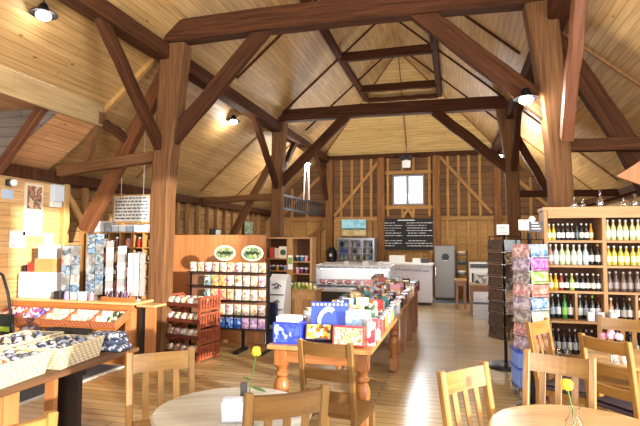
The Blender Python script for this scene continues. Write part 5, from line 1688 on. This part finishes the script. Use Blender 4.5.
small_table('pale wooden table at the right rear, before the white cooker', 0.32, 0.92, 12.4, 13.2, 0.74, pine_tab_x)
small_table('brown table beside the grey cabinet at the right rear', -0.02, 0.30, 13.6, 14.4, 0.76, pine_tab_x)
t = root('wire_basket', 'wire basket on the floor in front of the pale table at the right rear', 'basket', (0.56, 12.1, 0))
mb = MB()
for i in range(9):
    x = -0.16 + 0.04 * i
    mb.b2(x - 0.005, x + 0.005, -0.12, -0.112, 0, 0.3).b2(x - 0.005, x + 0.005, 0.112, 0.12, 0, 0.3)
for z in (0.0, 0.1, 0.2, 0.3):
    mb.b2(-0.17, 0.17, -0.124, -0.114, z, z + 0.01).b2(-0.17, 0.17, 0.114, 0.124, z, z + 0.01).b2(-0.17, -0.16, -0.12, 0.12, z, z + 0.01).b2(0.16, 0.17, -0.12, 0.12, z, z + 0.01)
mb.build('wire_sides', steel, t)
gift_box('display_carton', 'white carton with dark print on the table, left of the dark card spinner', 'box', (0.62, 12.8, 0.7405), (0.36, 0.3, 0.24), 0.0, white_c, None, speckle('carton_print', ['E9E9EC', '3A3E48', 'E9E9EC', '9AA0AA'], 10, 0.5))
tag(MB().b2(-1.55, 3.0, 14.95, 15.55, 0.0, 0.012).build('floor_runner', plain('blue_grey_runner', '4E5A6E', 0.9)), 'blue-grey floor runner in front of the grey cabinet', 'mat')

# ------------------------------------------------------------------ left sales counter
CX0, CX1, CY0, CY1, CZ = -6.36, -4.30, 6.07, 6.50, 0.87
t = root('sales_counter', 'long orange pine sales counter at the left with a sloping tray shelf in front', 'counter', (0, 0, 0))
MB().b2(CX0, CX1 + 0.03, CY0 - 0.03, CY1 + 0.02, CZ - 0.035, CZ, 0.005).build('worktop', grain('counter_top_pine', 'DDB07C', 'C8965C', 'X', 0.4, 20, 0.07, 0.02), t)
MB().b2(CX0, CX1, CY0, CY0 + 0.03, CZ - 0.115, CZ - 0.035).build('fascia', grain('counter_fascia', 'C27A3E', 'A9622C', 'X', 0.45, 20, 0.07, 0.02), t)
MB().b2(CX0, CX1 - 0.02, CY0 + 0.14, CY0 + 0.17, 0, CZ - 0.115).build('front_panel', grain('counter_front', 'B5723A', '9C5C2A', 'X', 0.5, 20, 0.07, 0.02), t)
for x in (CX0 + 0.04, CX1 - 0.07):
    MB().b2(x - 0.05, x + 0.05, CY0, CY1, 0, CZ - 0.115 if x < -5 else CZ - 0.035).build('end_panel', orange_pine, t)
MB().box((-5.34, CY0 - 0.165, 0.615), (2.02, 0.33, 0.02), Euler((0.42, 0, 0)).to_matrix()).build('tray_shelf', grain('counter_fascia', 'C27A3E', 'A9622C', 'X', 0.45, 20, 0.07, 0.02), t)
# second counter end beyond the first, its gap's shade painted as a dark block
t = root('side_counter', 'narrow counter end with a pale top and a gap of painted shade, next to the sunlit post', 'counter', (0, 0, 0))
MB().b2(-4.235, -3.95, 6.05, 6.34, 0.815, 0.845, 0.004).build('worktop', grain('counter_top_pine', 'DDB07C', 'C8965C', 'X', 0.4, 20, 0.07, 0.02), t)
MB().b2(-4.11, -3.955, 6.08, 6.11, 0, 0.815).build('front_panel', orange_pine, t)
MB().b2(-4.23, -4.11, 6.13, 6.32, 0, 0.815).build('gap_shade', plain('bearer_and_gap_shade', '241A14', 0.7), t)
# tilted wicker trays with seed packets
red_tray = weave('terracotta_wicker', 'C97A4E', '9C5432')
TR = Euler((0.42, 0, 0)).to_matrix()
seedm = [('purple', speckle('seed_purple', ['8A4A8C', 'D9B7CF', 'C2456E', 'EFE6DA'], 22, 0.5)), ('violet', speckle('seed_violet', ['5A4A8C', 'C9C2DC', '7A5AA6', 'EFE6DA'], 22, 0.5)), ('cream', speckle('seed_cream', ['E9D9A8', 'F4EDDA', 'C9A25A', 'EFE6DA'], 22, 0.5)), ('white', speckle('seed_white', ['F0EBDF', 'D9CFB9', 'A9B48A', 'F4F0E6'], 22, 0.5)), ('dark green', speckle('seed_green', ['3E4A38', '8A9A6A', 'D9D2BC', '2E382E'], 22, 0.5)), ('red', speckle('seed_red', ['C2342E', 'F0DCC8', 'E26A4A', 'EFE6DA'], 22, 0.5))]
for k in range(5):
    x = -6.14 + 0.404 * k
    y, z = CY0 - 0.170, 0.630
    t = root('wicker_tray', 'red-brown wicker tray of seed packets, %s from the left along the counter front' % ORD[k], 'tray', (x, y, z), 0, 'wicker trays along the counter')
    mb = MB()
    mb.box(TR @ Vector((0, 0, 0.005)), (0.388, 0.31, 0.01), TR)
    mb.box(TR @ Vector((0, -0.155, 0.045)), (0.388, 0.012, 0.09), TR)
    mb.box(TR @ Vector((0, 0.155, 0.045)), (0.388, 0.012, 0.09), TR)
    for s in (-1, 1):
        mb.box(TR @ Vector((s * 0.188, 0, 0.045)), (0.012, 0.31, 0.09), TR)
    mb.build('tray_body', red_tray, t)
    for i in range(4):
        for j in range(2):
            wd, mt = seedm[{0: (5, 0), 1: (0, 1), 2: (2, 3), 3: (3, 3), 4: (3, 4)}[k][(i // 2)]]
            p = TR @ Vector((-0.135 + 0.09 * i, -0.07 + 0.13 * j, 0.05))
            o = MB().pillow((0, 0, 0), (0.085, 0.035, 0.10), (0.42 - 0.75, 0, 0)).build('seed_packet', mt, None, True, (x + p.x, y + p.y, z + p.z + 0.012))
            tag(o, '%s seed packet, %s from left, %s row, %s wicker tray' % (wd, ORD[i], ['front', 'back'][j], ORD[k]), 'packet', 'seed packets in the wicker trays')
# things on the counter
t = root('till_desk', 'white till desk at the left end of the sales counter', 'till', (-6.07, 6.30, CZ + 0.0005))
MB().box((0, 0, 0.19), (0.56, 0.34, 0.38), bev=0.02).build('body', white, t)
MB().box((0.1, -0.18, 0.32), (0.3, 0.03, 0.10), Euler((-0.4, 0, 0)).to_matrix()).build('card_slope', paper, t)
WS = plain('bright_white_print', 'C2BFBA', 0.6)


def counter_spinner(x, y, w, h, label, mats, cards=True, cols=2, rows=5, nm='postcard_spinner', cname='postcard'):
    t = root(nm, label, 'card rack', (x, y, CZ + 0.0005), 0.25, 'counter spinners')
    MB().lathe([(0.09, 0), (0.09, 0.012), (0.012, 0.02), (0.012, h)], seg=16).build('stand', chrome, t, True)
    fr = MB()
    for sx in (-1, 1):
        for sy in (-1, 1):
            fr.bar((sx * w * .42, sy * 0.05, 0.06), (sx * w * .42, sy * 0.05, h), 0.006, 0.006)
    fr.b2(-w * .42, w * .42, -0.05, 0.05, h, h + 0.006).b2(-w * .42, w * .42, -0.05, 0.05, 0.055, 0.06)
    fr.build('frame', chrome, t)
    k = 0
    cs, sn = math.cos(0.25), math.sin(0.25)
    for r in range(rows):
        for c in range(cols):
            z = 0.065 + (h - 0.07) * r / rows
            xx = (c - (cols - 1) / 2) * w / cols
            wd, mt = mats[(r * cols + c + r) % len(mats)]
            yy = -0.065
            o = MB().box((0, 0, (h / rows - 0.012) / 2), (w / cols - 0.012, 0.006, h / rows - 0.012), Euler((-0.1, 0, 0)).to_matrix()).build(cname, mt, None, False, (x + xx * cs - yy * sn, y + xx * sn + yy * cs, CZ + z + 0.001), 0.25)
            tag(o, '%s %s, %s row up, %s column, on the %s' % (wd, cname, ORD[r], ['left', 'right', 'far right'][c] if cols > 1 else 'only', SPN), cname, 'cards on the counter spinners')


pc = [('grey view', speckle('pc_grey', ['5A626A', '9AA0A6', '3A424C', '7E868E'], 12, 0.4, 'noise')), ('blue sea view', speckle('pc_blue', ['3E5E7E', '9AA6B2', '263E58', '6E8498'], 12, 0.4, 'noise')), ('dark landscape', speckle('pc_dark', ['262E38', '525E64', '8A9294'], 12, 0.4, 'noise')), ('pale sketch', speckle('pc_pale', ['A6A4A0', '7E7E7C', '6A6664'], 12, 0.4, 'noise')), ('red', speckle('pc_red', ['A03630', 'B08A7E', 'A8A4A0'], 12, 0.4, 'noise'))]
wp = [('white', WS), ('white', plain('ivory_print', 'A9A6A0', 0.6)), ('pale grey', plain('pale_grey_print', '8A8886', 0.6))]
SPN = 'postcard spinner nearest the till'
counter_spinner(-5.50, 6.28, 0.28, 0.78, 'left postcard spinner on the sales counter, with dark and grey views', pc)
SPN = 'taller postcard spinner'
counter_spinner(-5.16, 6.38, 0.26, 0.96, 'taller postcard spinner on the sales counter, pale cards on top', [pc[1], pc[3], pc[2], pc[0]], rows=6)
SPN = 'slim white rack'
counter_spinner(-4.93, 6.41, 0.12, 0.86, 'slim white rack behind the jars on the sales counter', wp, cols=1, rows=8, cname='tag_card')
SPN = 'white column rack'
counter_spinner(-4.72, 6.41, 0.14, 0.78, 'white column rack in the middle of the sales counter', wp, cols=1, rows=6, cname='tag_card')
SPN = 'broad white jewellery rack'
counter_spinner(-4.46, 6.39, 0.26, 0.68, 'broad white jewellery rack at the right end of the sales counter', wp + [('pale grey', plain('pale_grey_print', '8A8886', 0.6))], cols=3, rows=7, cname='tag_card')
# low goods along the counter front
rr = random.Random(17)
LOW = [('red', 'C2342E'), ('white', 'F1EEE8'), ('orange', 'E2873A'), ('silver', 'C4C7CC'), ('cream', 'E9DEC0'), ('red', 'C2342E'), ('pink', 'E2889A'), ('white', 'F1EEE8'), ('blue', '4A6AA6'), ('dark', '2E2A2C'), ('white', 'F1EEE8'), ('lilac', 'B48AC9')]
for i in range(15):
    for j in range(2):
        cn, ch = LOW[(i * 2 + j * 5 + i // 4) % len(LOW)]
        x = -6.17 + 0.142 * i + 0.03 * j
        kind = ('pillow', 'box', 'jar')[(i + j) % 3]
        mt = plain('low_' + cn, ch, 0.4)
        lab = '%s %s on the sales counter, %s from the left in the %s row' % (cn, {'pillow': 'packet', 'box': 'little box', 'jar': 'small jar'}[kind], ORD[i], ['front', 'second'][j])
        if j or x < -5.70 or x > -4.92:
            continue
        if kind == 'pillow':
            o = MB().pillow((0, 0, 0.035), (0.095, 0.06, 0.07), (0.0, 0, 0)).build('packet', mt, None, True, (x, CY0 + 0.06 + 0.09 * j, CZ + 0.0005), rr.uniform(-.4, .4))
        elif kind == 'box':
            o = MB().box((0, 0, 0.04 + 0.02 * j), (0.08, 0.06, 0.08 + 0.04 * j), bev=0.003).build('little_box', mt, None, False, (x, CY0 + 0.06 + 0.09 * j, CZ + 0.0005), rr.uniform(-.4, .4))
        else:
            o = MB().lathe([(0.026, 0), (0.028, 0.006), (0.028, 0.06), (0.02, 0.07)], seg=12).build('small_jar', mt, None, True, (x, CY0 + 0.06 + 0.09 * j, CZ + 0.0005))
            MB().lathe([(0.022, 0.068), (0.022, 0.082), (0, 0.083)], seg=12).build('lid', steel, o)
        o.scale = (1.4, 1.2, 1.5)
        tag(o, lab, {'pillow': 'packet', 'box': 'box', 'jar': 'jar'}[kind], 'small goods on the sales counter')
rz_ = 0
t = root('wooden_tray', 'low wooden tray of dark and lilac tubes at the right part of the counter', 'tray', (-4.64, 6.20, CZ + 0.0005))
MB().b2(-0.22, 0.22, -0.09, 0.09, 0, 0.01).b2(-0.22, 0.22, -0.09, -0.08, 0.01, 0.06).b2(-0.22, 0.22, 0.08, 0.09, 0.01, 0.06).b2(-0.22, -0.21, -0.08, 0.08, 0.01, 0.06).b2(0.21, 0.22, -0.08, 0.08, 0.01, 0.06).build('tray_body', pine_tab_x, t)
for i in range(10):
    cn, ch = (('dark', '3A2A2E'), ('plum', '6A3A5A'), ('dark', '3A2A2E'), ('lilac', 'C47AD2'))[i % 4 if i > 5 else i % 3]
    tag(MB().lathe([(0.016, 0), (0.018, 0.09), (0.012, 0.10), (0.012, 0.125), (0, 0.127)], seg=10).build('lip_balm_tube', plain('tube_' + cn, ch, 0.35), None, True, (-4.64 - 0.185 + 0.041 * i, 6.20 + 0.02 * (i % 2), CZ + 0.0115)), '%s tube in the low wooden counter tray, %s from the left' % (cn, ORD[i]), 'tube', 'tubes in the counter tray')

# ------------------------------------------------------------------ left wall: notices, box, poster
wx = XW + 0.083


def notice(nm, label, y0, y1, z0, z1, mt, lines=0, th_=0.006, cat='notice'):
    o = MB().b2(0, th_, -(y1 - y0) / 2, (y1 - y0) / 2, 0, z1 - z0).build(nm, mt, None, False, (wx, (y0 + y1) / 2, z0))
    tag(o, label, cat, 'notices on the left wall')
    if lines:
        mb = MB()
        for k in range(lines):
            z = (z1 - z0) * (0.12 + 0.76 * k / max(1, lines - 1))
            ww = (y1 - y0) * rnd.uniform(0.25, 0.4)
            mb.b2(th_, th_ + 0.001, -ww, ww, z - 0.008, z + 0.008)
        mb.build('printed_lines', grey_p, o)
    return o


o = notice('poster', 'tall faded paper poster with a dark picture on the boarded left wall', 6.25, 6.62, 1.80, 2.62, plain('poster_paper', 'EBD9BC', 0.7), 0, cat='poster')
MB().b2(0.006, 0.008, -0.13, 0.15, 0.42, 0.78).build('picture', speckle('poster_print', ['8A4A32', 'C98A6A', '4A342C', 'E2C2A0'], 9, 0.7, 'noise'), o)
mb = MB()
for k in range(6):
    mb.b2(0.006, 0.007, -0.12, 0.12 - 0.03 * (k % 2), 0.06 + 0.05 * k, 0.075 + 0.05 * k)
mb.build('printed_lines', plain('poster_grey', 'A9A29A', 0.7), o)
notice('wall_notice', 'white notice sheet with a blue mark low on the boarded left wall', 6.02, 6.30, 1.62, 1.86, paper, 3)
notice('wall_notice', 'second white notice sheet to the right of the faded poster', 6.66, 6.86, 1.60, 1.84, paper, 3)
t = root('white_wall_box', 'white electrical box near the top corner of the left wall', 'wall box', (wx, 6.86, 2.36))
MB().box((0.05, 0, 0.15), (0.10, 0.22, 0.28), bev=0.008).build('case', plain('box_white_blue', 'D5DCE6', 0.4), t)
MB().b2(0.0, 0.06, -0.10, 0.10, -0.08, 0.01).build('lower_cover', white, t)
t = root('sensor_camera', 'small white dome camera with a pale blue tag at the left picture edge', 'camera', (wx, 5.95, 2.44))
MB().box((0.03, 0, 0.14), (0.06, 0.10, 0.10), bev=0.01).build('mount', black, t)
MB().ball((0.09, 0.02, 0.14), 0.055, (1, 1, 1), 14).build('dome', white_g, t, True)
MB().b2(0.0, 0.012, -0.10, 0.10, -0.10, 0.04).build('tag_plate', plain('tag_blue', 'B9CCE2', 0.5), t)
t = root('carton_stack_box', 'brown cardboard box holding white papers, standing on the white till desk', 'box', (-5.97, 6.32, CZ + 0.381))
MB().b2(-0.17, 0.17, -0.10, 0.10, 0, 0.01).b2(-0.17, 0.17, -0.10, -0.09, 0.01, 0.20).b2(-0.17, 0.17, 0.09, 0.10, 0.01, 0.20).b2(-0.17, -0.16, -0.09, 0.09, 0.01, 0.20).b2(0.16, 0.17, -0.09, 0.09, 0.01, 0.20).build('carton', cardb, t)
tag(MB().b2(-0.15, 0.15, -0.06, 0.06, 0, 0.40).build('paper_pad', WS, None, False, (-5.97, 6.32, CZ + 0.3915)), 'tall white paper pad standing in the brown cardboard box', 'paper')
gift_box('red_box', 'small red box on the white till desk, left of the brown cardboard box', 'box', (-6.215, 6.28, CZ + 0.381), (0.14, 0.1, 0.13), 0.1, red_c)
gift_box('card_reader', 'small dark box at the left end of the white till desk', 'card reader', (-6.325, 6.25, CZ + 0.381), (0.05, 0.1, 0.10), 0.1, black)

# ------------------------------------------------------------------ pigeon-hole shelf and hanging sign
t = root('pigeonhole_shelf', 'wooden pigeon-hole shelf of jars behind the sales counter', 'shelf', (0, 0, 0))
QX0, QX1, QY = -6.30, -4.93, 7.50
ph = grain('pigeonhole_pine', 'B98A52', '9A6E3C', 'X', 0.5, 22, 0.07, 0.05)
phv = grain('pigeonhole_pine_upright', 'B98A52', '9A6E3C', 'Z', 0.5, 22, 0.07, 0.05)
MB().b2(QX0, QX1, QY + 0.26, QY + 0.28, 0.4, 1.88).build('back_panel', shelf_back, t)
PZ = [0.62, 0.87, 1.12, 1.37, 1.62, 1.88]
for z in PZ:
    MB().b2(QX0, QX1, QY, QY + 0.26, z - 0.018, z).build('shelf', ph, t)
for i in range(7):
    x = QX0 + (QX1 - QX0) * i / 6
    MB().b2(x - 0.009, x + 0.009, QY + 0.002, QY + 0.258, 0.0, 1.862).build('upright', phv, t)
PJ = [('white-labelled dark', '2A2624'), ('white', 'EFEDE8'), ('plum', '4A2030'), ('pink', 'D9808A'), ('red', 'C2342E'), ('cream', 'E4D6B2'), ('black', '221F20'), ('silver', 'B9BCC2')]
for r, z in enumerate(PZ[1:5]):
    for i in range(6):
        cn, ch = PJ[(i + 3 * (3 - r)) % 8] if r < 3 else PJ[i]
        x = QX0 + (QX1 - QX0) * (i + 0.5) / 6
        o = MB().lathe([(0.05, 0), (0.055, 0.01), (0.055, 0.12), (0.04, 0.14), (0.04, 0.15)], seg=14).build('storage_jar', plain('pj_' + cn.replace(' ', '_'), ch, 0.3), None, True, (x, QY + 0.10, z + 0.0005))
        tag(o, '%s jar in the pigeon-hole shelf, %s row from the top, %s from the left' % (cn, ORD[3 - r], ORD[i]), 'jar', 'jars in the pigeon-hole shelf')
        MB().lathe([(0.044, 0.148), (0.044, 0.175), (0, 0.176)], seg=14).build('lid', black if i % 2 else steel, o)
        if cn.startswith('white-l'):
            MB().b2(-0.03, 0.03, -0.058, -0.054, 0.03, 0.10).build('label', paper, o)
# pale blue-white tins along the top
tinm = [plain('tin_pale_blue', 'B9C9DA', 0.35), plain('tin_grey_white', 'D9DEE4', 0.35), plain('tin_blue_grey', '9FB2C6', 0.35)]
for i in range(9):
    x = QX0 + 0.09 + 0.148 * i
    h = 0.13 if i not in (1, 2) else 0.20
    o = MB().box((0, 0, h / 2), (0.135, 0.16, h), bev=0.012).build('storage_tin', tinm[i % 3], None, False, (x, QY + 0.13, 1.8805), rnd.uniform(-.05, .05))
    tag(o, 'pale blue-white tin on top of the pigeon-hole shelf, %s from the left' % ORD[i], 'tin', 'tins on the pigeon-hole shelf')
    MB().b2(-0.069, 0.069, -0.082, 0.082, h - 0.03, h - 0.005).build('lid', white_g, o)
t = root('hanging_sign', 'framed white sign with grey lines of writing hanging on two cords above the tins', 'sign', (-5.34, 7.42, 2.04))
MB().b2(-0.37, 0.37, 0.0, 0.025, 0, 0.48).build('board', plain('sign_cream', 'E6E3DA', 0.6), t)
MB().b2(-0.37, 0.37, -0.006, 0, 0, 0.02).b2(-0.37, 0.37, -0.006, 0, 0.46, 0.48).b2(-0.37, -0.35, -0.006, 0, 0.02, 0.46).b2(0.35, 0.37, -0.006, 0, 0.02, 0.46).build('frame', pale_batten, t)
rr = random.Random(31)
for k in range(7):
    mb = MB()
    z = 0.42 - 0.058 * k
    x = -0.32 + (0.08 if k == 0 else 0)
    while x < 0.30 - (0.08 if k == 0 else 0):
        w = rr.uniform(0.03, 0.09)
        mb.b2(x, min(0.32, x + w), -0.003, 0, z - 0.013, z + 0.013)
        x += w + 0.02
    mb.build('writing_line', plain('sign_grey_ink', '5E6470', 0.7), t)
for x in (-0.22, 0.22):
    MB().bar((x, 0.012, 0.48), (x, 0.012, roofz(-5.34 + x) - 2.04), 0.008, 0.008).build('cord', white, t)
# small framed pictures seen over the partition
for nm, lb, x, z, w, h, c in (('framed_picture', 'small green landscape picture beyond the partition, by the slim raking strut', -5.9, 2.02, 0.30, 0.36, ['7A9A5A', 'C9DCE6', '4E7A42']), ('framed_picture', 'small dark picture beyond the partition, left of the green one', -7.2, 1.9, 0.24, 0.24, ['2A2624', '4A4440', 'D9D2C2'])):
    pass
t = root('framed_picture', 'small green landscape picture on the wall beyond the partition', 'picture', (XW + 0.11, 14.9, 1.98), 0)
MB().b2(0, 0.02, -0.33, 0.33, 0, 0.42).build('frame', grey_p, t)
MB().b2(0.02, 0.024, -0.30, 0.30, 0.03, 0.39).build('print', speckle('green_view', ['6E9A4A', 'DCE9F0', '4E7A42', 'A9C28A'], 5, 0.6, 'noise'), t)
t = root('framed_picture', 'dark and white notice pair on the wall beyond the partition, left of the green picture', 'picture', (XW + 0.11, 12.6, 1.82), 0)
MB().b2(0, 0.02, -0.30, 0.30, 0, 0.26).build('frame', black, t)
MB().b2(0.02, 0.024, 0.0, 0.28, 0.02, 0.24).build('print', paper, t)

# ------------------------------------------------------------------ near left table with baskets
t = root('plank_table', 'dark plank table with wicker baskets at the left edge', 'table', (0, 0, 0))
LZ = 0.72
for k in range(4):
    MB().b2(-4.02 + 0.29 * k, -4.02 + 0.29 * (k + 1) - 0.006, 1.75, 4.16, LZ - 0.035, LZ, 0.004).build('top_plank', rustic, t)
MB().b2(-3.9, -2.98, 3.47, 3.60, 0.60, LZ - 0.035).build('bearer', plain('bearer_and_gap_shade', '241A14', 0.7), t)
MB().b2(-3.21, -3.0, 3.53, 3.58, 0, 0.60).build('leg', plain('dark_leg', '2A1C14', 0.6), t)
MB().b2(-3.17, -3.08, 3.36, 3.40, 0, LZ - 0.035).build('leg', orange_pine, t)
MB().b2(-3.95, -3.75, 3.46, 3.54, 0, LZ - 0.035).build('leg', rustic, t)
MB().b2(-3.95, -3.75, 1.95, 2.05, 0, LZ - 0.035).build('leg', rustic, t)
MB().b2(-3.02, -2.94, 1.95, 2.05, 0, LZ - 0.035).build('leg', rustic, t)
t = root('pine_chest', 'orange pine chest under the plank table at the left edge', 'chest', (0, 0, 0))
MB().b2(-3.80, -3.06, 2.45, 3.00, 0.02, 0.64, 0.004).build('body', orange_pine, t)
for k in range(4):
    MB().b2(-3.06, -3.045, 2.455 + 0.137 * k, 2.455 + 0.137 * k + 0.13, 0.03, 0.63).build('board', orange_pine, t)
t = root('floor_mat', 'dark grey floor mat with a pale edge behind the plank table', 'mat', (0, 0, 0))
MB().b2(-6.2, -4.44, 3.6, 6.04, 0.0, 0.012).build('mat', plain('mat_grey', '4A4E58', 0.95), t)
MB().b2(-4.44, -4.39, 3.6, 6.04, 0.0, 0.014).build('edge_strip', plain('mat_edge', 'C9C6C2', 0.6), t)
wick = weave('pale_wicker', 'E9DBBB', 'BBA680')


def basket(label, loc, rz, L, Wd, h):
    """rectangular wicker tray, sides flaring outwards; long side along local X"""
    t = root('wicker_basket', label, 'basket', loc, rz, 'wicker baskets on the plank table')
    fl = 1.14
    def ring(z, k, ins=0.0):
        return [(sx * (L / 2 * k - ins), sy * (Wd / 2 * k - ins), z) for sx, sy in ((-1, -1), (1, -1), (1, 1), (-1, 1))]
    mb = MB()
    rg = [ring(0, 1), ring(h, fl), ring(h, fl, 0.014), ring(0.014, 1, 0.014)]
    V = [[mb.bm.verts.new(p) for p in r] for r in rg]
    for a, b in zip(V, V[1:]):
        for i in range(4):
            j = (i + 1) % 4
            mb.bm.faces.new((a[i], a[j], b[j], b[i]))
    mb.bm.faces.new(list(reversed(V[0])))
    mb.bm.faces.new(V[-1])
    mb.build('woven_body', wick, t)
    p = [Vector(q) for q in ring(h, fl, 0.007)]
    MB().tube([p[0], p[1], p[2], p[3], p[0]], 0.013, 6).build('rim', wick, t)
    return t


bund = [('grey', speckle('sock_grey', ['5E626C', '8A8E96', '444A58', 'A4A4AA'], 40, 0.7)), ('blue and white', speckle('sock_blue', ['384058', '8E96A6', '525C70', 'A8ACB6'], 40, 0.7)), ('black and white', speckle('sock_black', ['1E2028', 'B9B9BE', '2E3444', 'C8C8CC'], 32, 0.7)), ('tan', speckle('sock_tan', ['B5864E', 'D9C09A', '7A5632', 'E9DCC2'], 40, 0.7)), ('cream', speckle('sock_cream', ['B5AA94', '9C8E74', 'C4BCAA'], 40, 0.7))]
BK = [('nearest wicker basket, cut by the left picture edge', 'nearest basket', (-3.12, 2.34), 0.43, (0, 3, 1)),
      ('wicker basket second from the table end in the front row, grey and tan bundles inside', 'front middle basket', (-3.12, 2.90), 0.46, (0, 3, 1, 0)),
      ('wicker basket last in the front row, with black and white bundles', 'front far basket', (-3.13, 3.49), 0.50, (2, 0, 2, 1)),
      ('wicker basket in the back row at the left, pale bundles inside', 'back left basket', (-3.62, 2.80), 0.56, (0, 4, 0)),
      ('wicker basket in the back row nearest the counter', 'back right basket', (-3.62, 3.52), 0.58, (0, 1, 4, 0))]
for lb, sn, (x, y), L, mix in BK:
    basket(lb, (x, y, LZ + 0.0005), PI / 2 + 0.10, L, 0.34, 0.155)
    q = 0
    for i in range(5):
        for j in range(3):
            wd, mt = bund[mix[(i + j) % len(mix)]]
            lx, ly = (-L * 0.42 + L * 0.84 * i / 4) if L > 0.42 else (-L * 0.40 + L * 0.80 * i / 4), -0.11 + 0.11 * j
            a = PI / 2 + 0.10
            o = MB().ball((0, 0, 0), 0.040, (1.0, 1.2, 0.85), 10).build('knitted_bundle', mt, None, True, (x + lx * math.cos(a) - ly * math.sin(a), y + lx * math.sin(a) + ly * math.cos(a), LZ + 0.103 + 0.036 + 0.006 * ((i + j) % 2)), rnd.uniform(0, 3))
            tag(o, '%s bundle in the %s, %s across, %s row back' % (wd, sn, ORD[i], ORD[j]), 'bundle', 'bundles in the baskets')
        # hidden filling that carries the top layer
    a = PI / 2 + 0.10
    tag(MB().box((0, 0, 0.043), (L * 0.92, 0.30, 0.086), bev=0.01).build('basket_lining', plain('lining_grey', '9A968E', 0.9), None, False, (x, y, LZ + 0.016), a), 'grey cloth lining under the bundles in the %s' % sn, 'lining', 'linings in the baskets')
spot = speckle('dotted_cloth', ['4A5470', '4A5470', '5A6482', '4A5470', 'E6E8EE'], 42, 0.8)
for k in range(3):
    o = MB().box((0, 0, 0.0255), (0.21, 0.33 - 0.02 * k, 0.05), None, 0.018).build('dotted_cloth', spot, None, True, (-3.06 - 0.015 * k, 3.985, LZ + 0.001 + 0.052 * k), PI / 2 + 0.12)
    tag(o, 'folded blue-grey cloth with white dots at the table end, %s of the stack' % ['bottom', 'middle', 'top'][k], 'cloth', 'folded dotted cloths')
# clear bag, dark crates and black hoop stand behind the baskets
t = root('clear_bag', 'crumpled clear plastic bag standing behind the back right basket', 'bag', (-3.955, 3.985, LZ + 0.0005))
MB().lathe([(0.06, 0), (0.12, 0.03), (0.13, 0.10), (0.08, 0.17), (0.025, 0.21), (0.05, 0.25), (0.03, 0.255)], seg=11).build('plastic', glass_pane('bag_plastic', (0.66, 0.64, 0.72), 0.35), t)
MB().ball((0, 0, 0.095), 0.095, (1.15, 1.15, 0.95), 12).build('filling', speckle('bag_fill', ['8A7A9A', 'D9C9B9', '6E6478', 'E9E4E0'], 26, 0.6), t, True)
t = root('dark_crate', 'low dark slatted crate at the far end of the plank table', 'crate', (-3.60, 4.085, LZ + 0.0005), 0.0)
mb = MB()
for z in (0.0, 0.055, 0.11):
    mb.b2(-0.22, 0.22, -0.06, -0.05, z, z + 0.04).b2(-0.22, 0.22, 0.05, 0.06, z, z + 0.04).b2(-0.22, -0.21, -0.05, 0.05, z, z + 0.04).b2(0.21, 0.22, -0.05, 0.05, z, z + 0.04)
mb.build('slats', plain('crate_dark', '3E3630', 0.7), t)
MB().b2(-0.21, 0.21, -0.05, 0.05, 0.0, 0.02).build('base', plain('crate_base', '4A4038', 0.7), t)
t = root('hoop_stand', 'black bent-tube stand rising at the left picture edge behind the baskets', 'stand', (-4.66, 4.40, 0.0))
MB().tube([(-0.62, 0, 0.02), (-0.55, 0, 0.9), (-0.42, 0, 1.28), (-0.25, 0, 1.40), (-0.10, 0, 1.34), (-0.02, 0, 1.15), (0.08, 0, 0.70), (0.12, 0, 0.02)], 0.016, 8).build('tube', black, t, True)
MB().b2(-0.50, 0.06, -0.02, 0.02, 0.70, 0.92).build('dark_panel', plain('panel_dark', '22261E', 0.5), t)
MB().b2(-0.48, 0.04, -0.024, -0.02, 0.74, 0.79).build('green_stripe', plain('panel_green', '8A9A2A', 0.5), t)
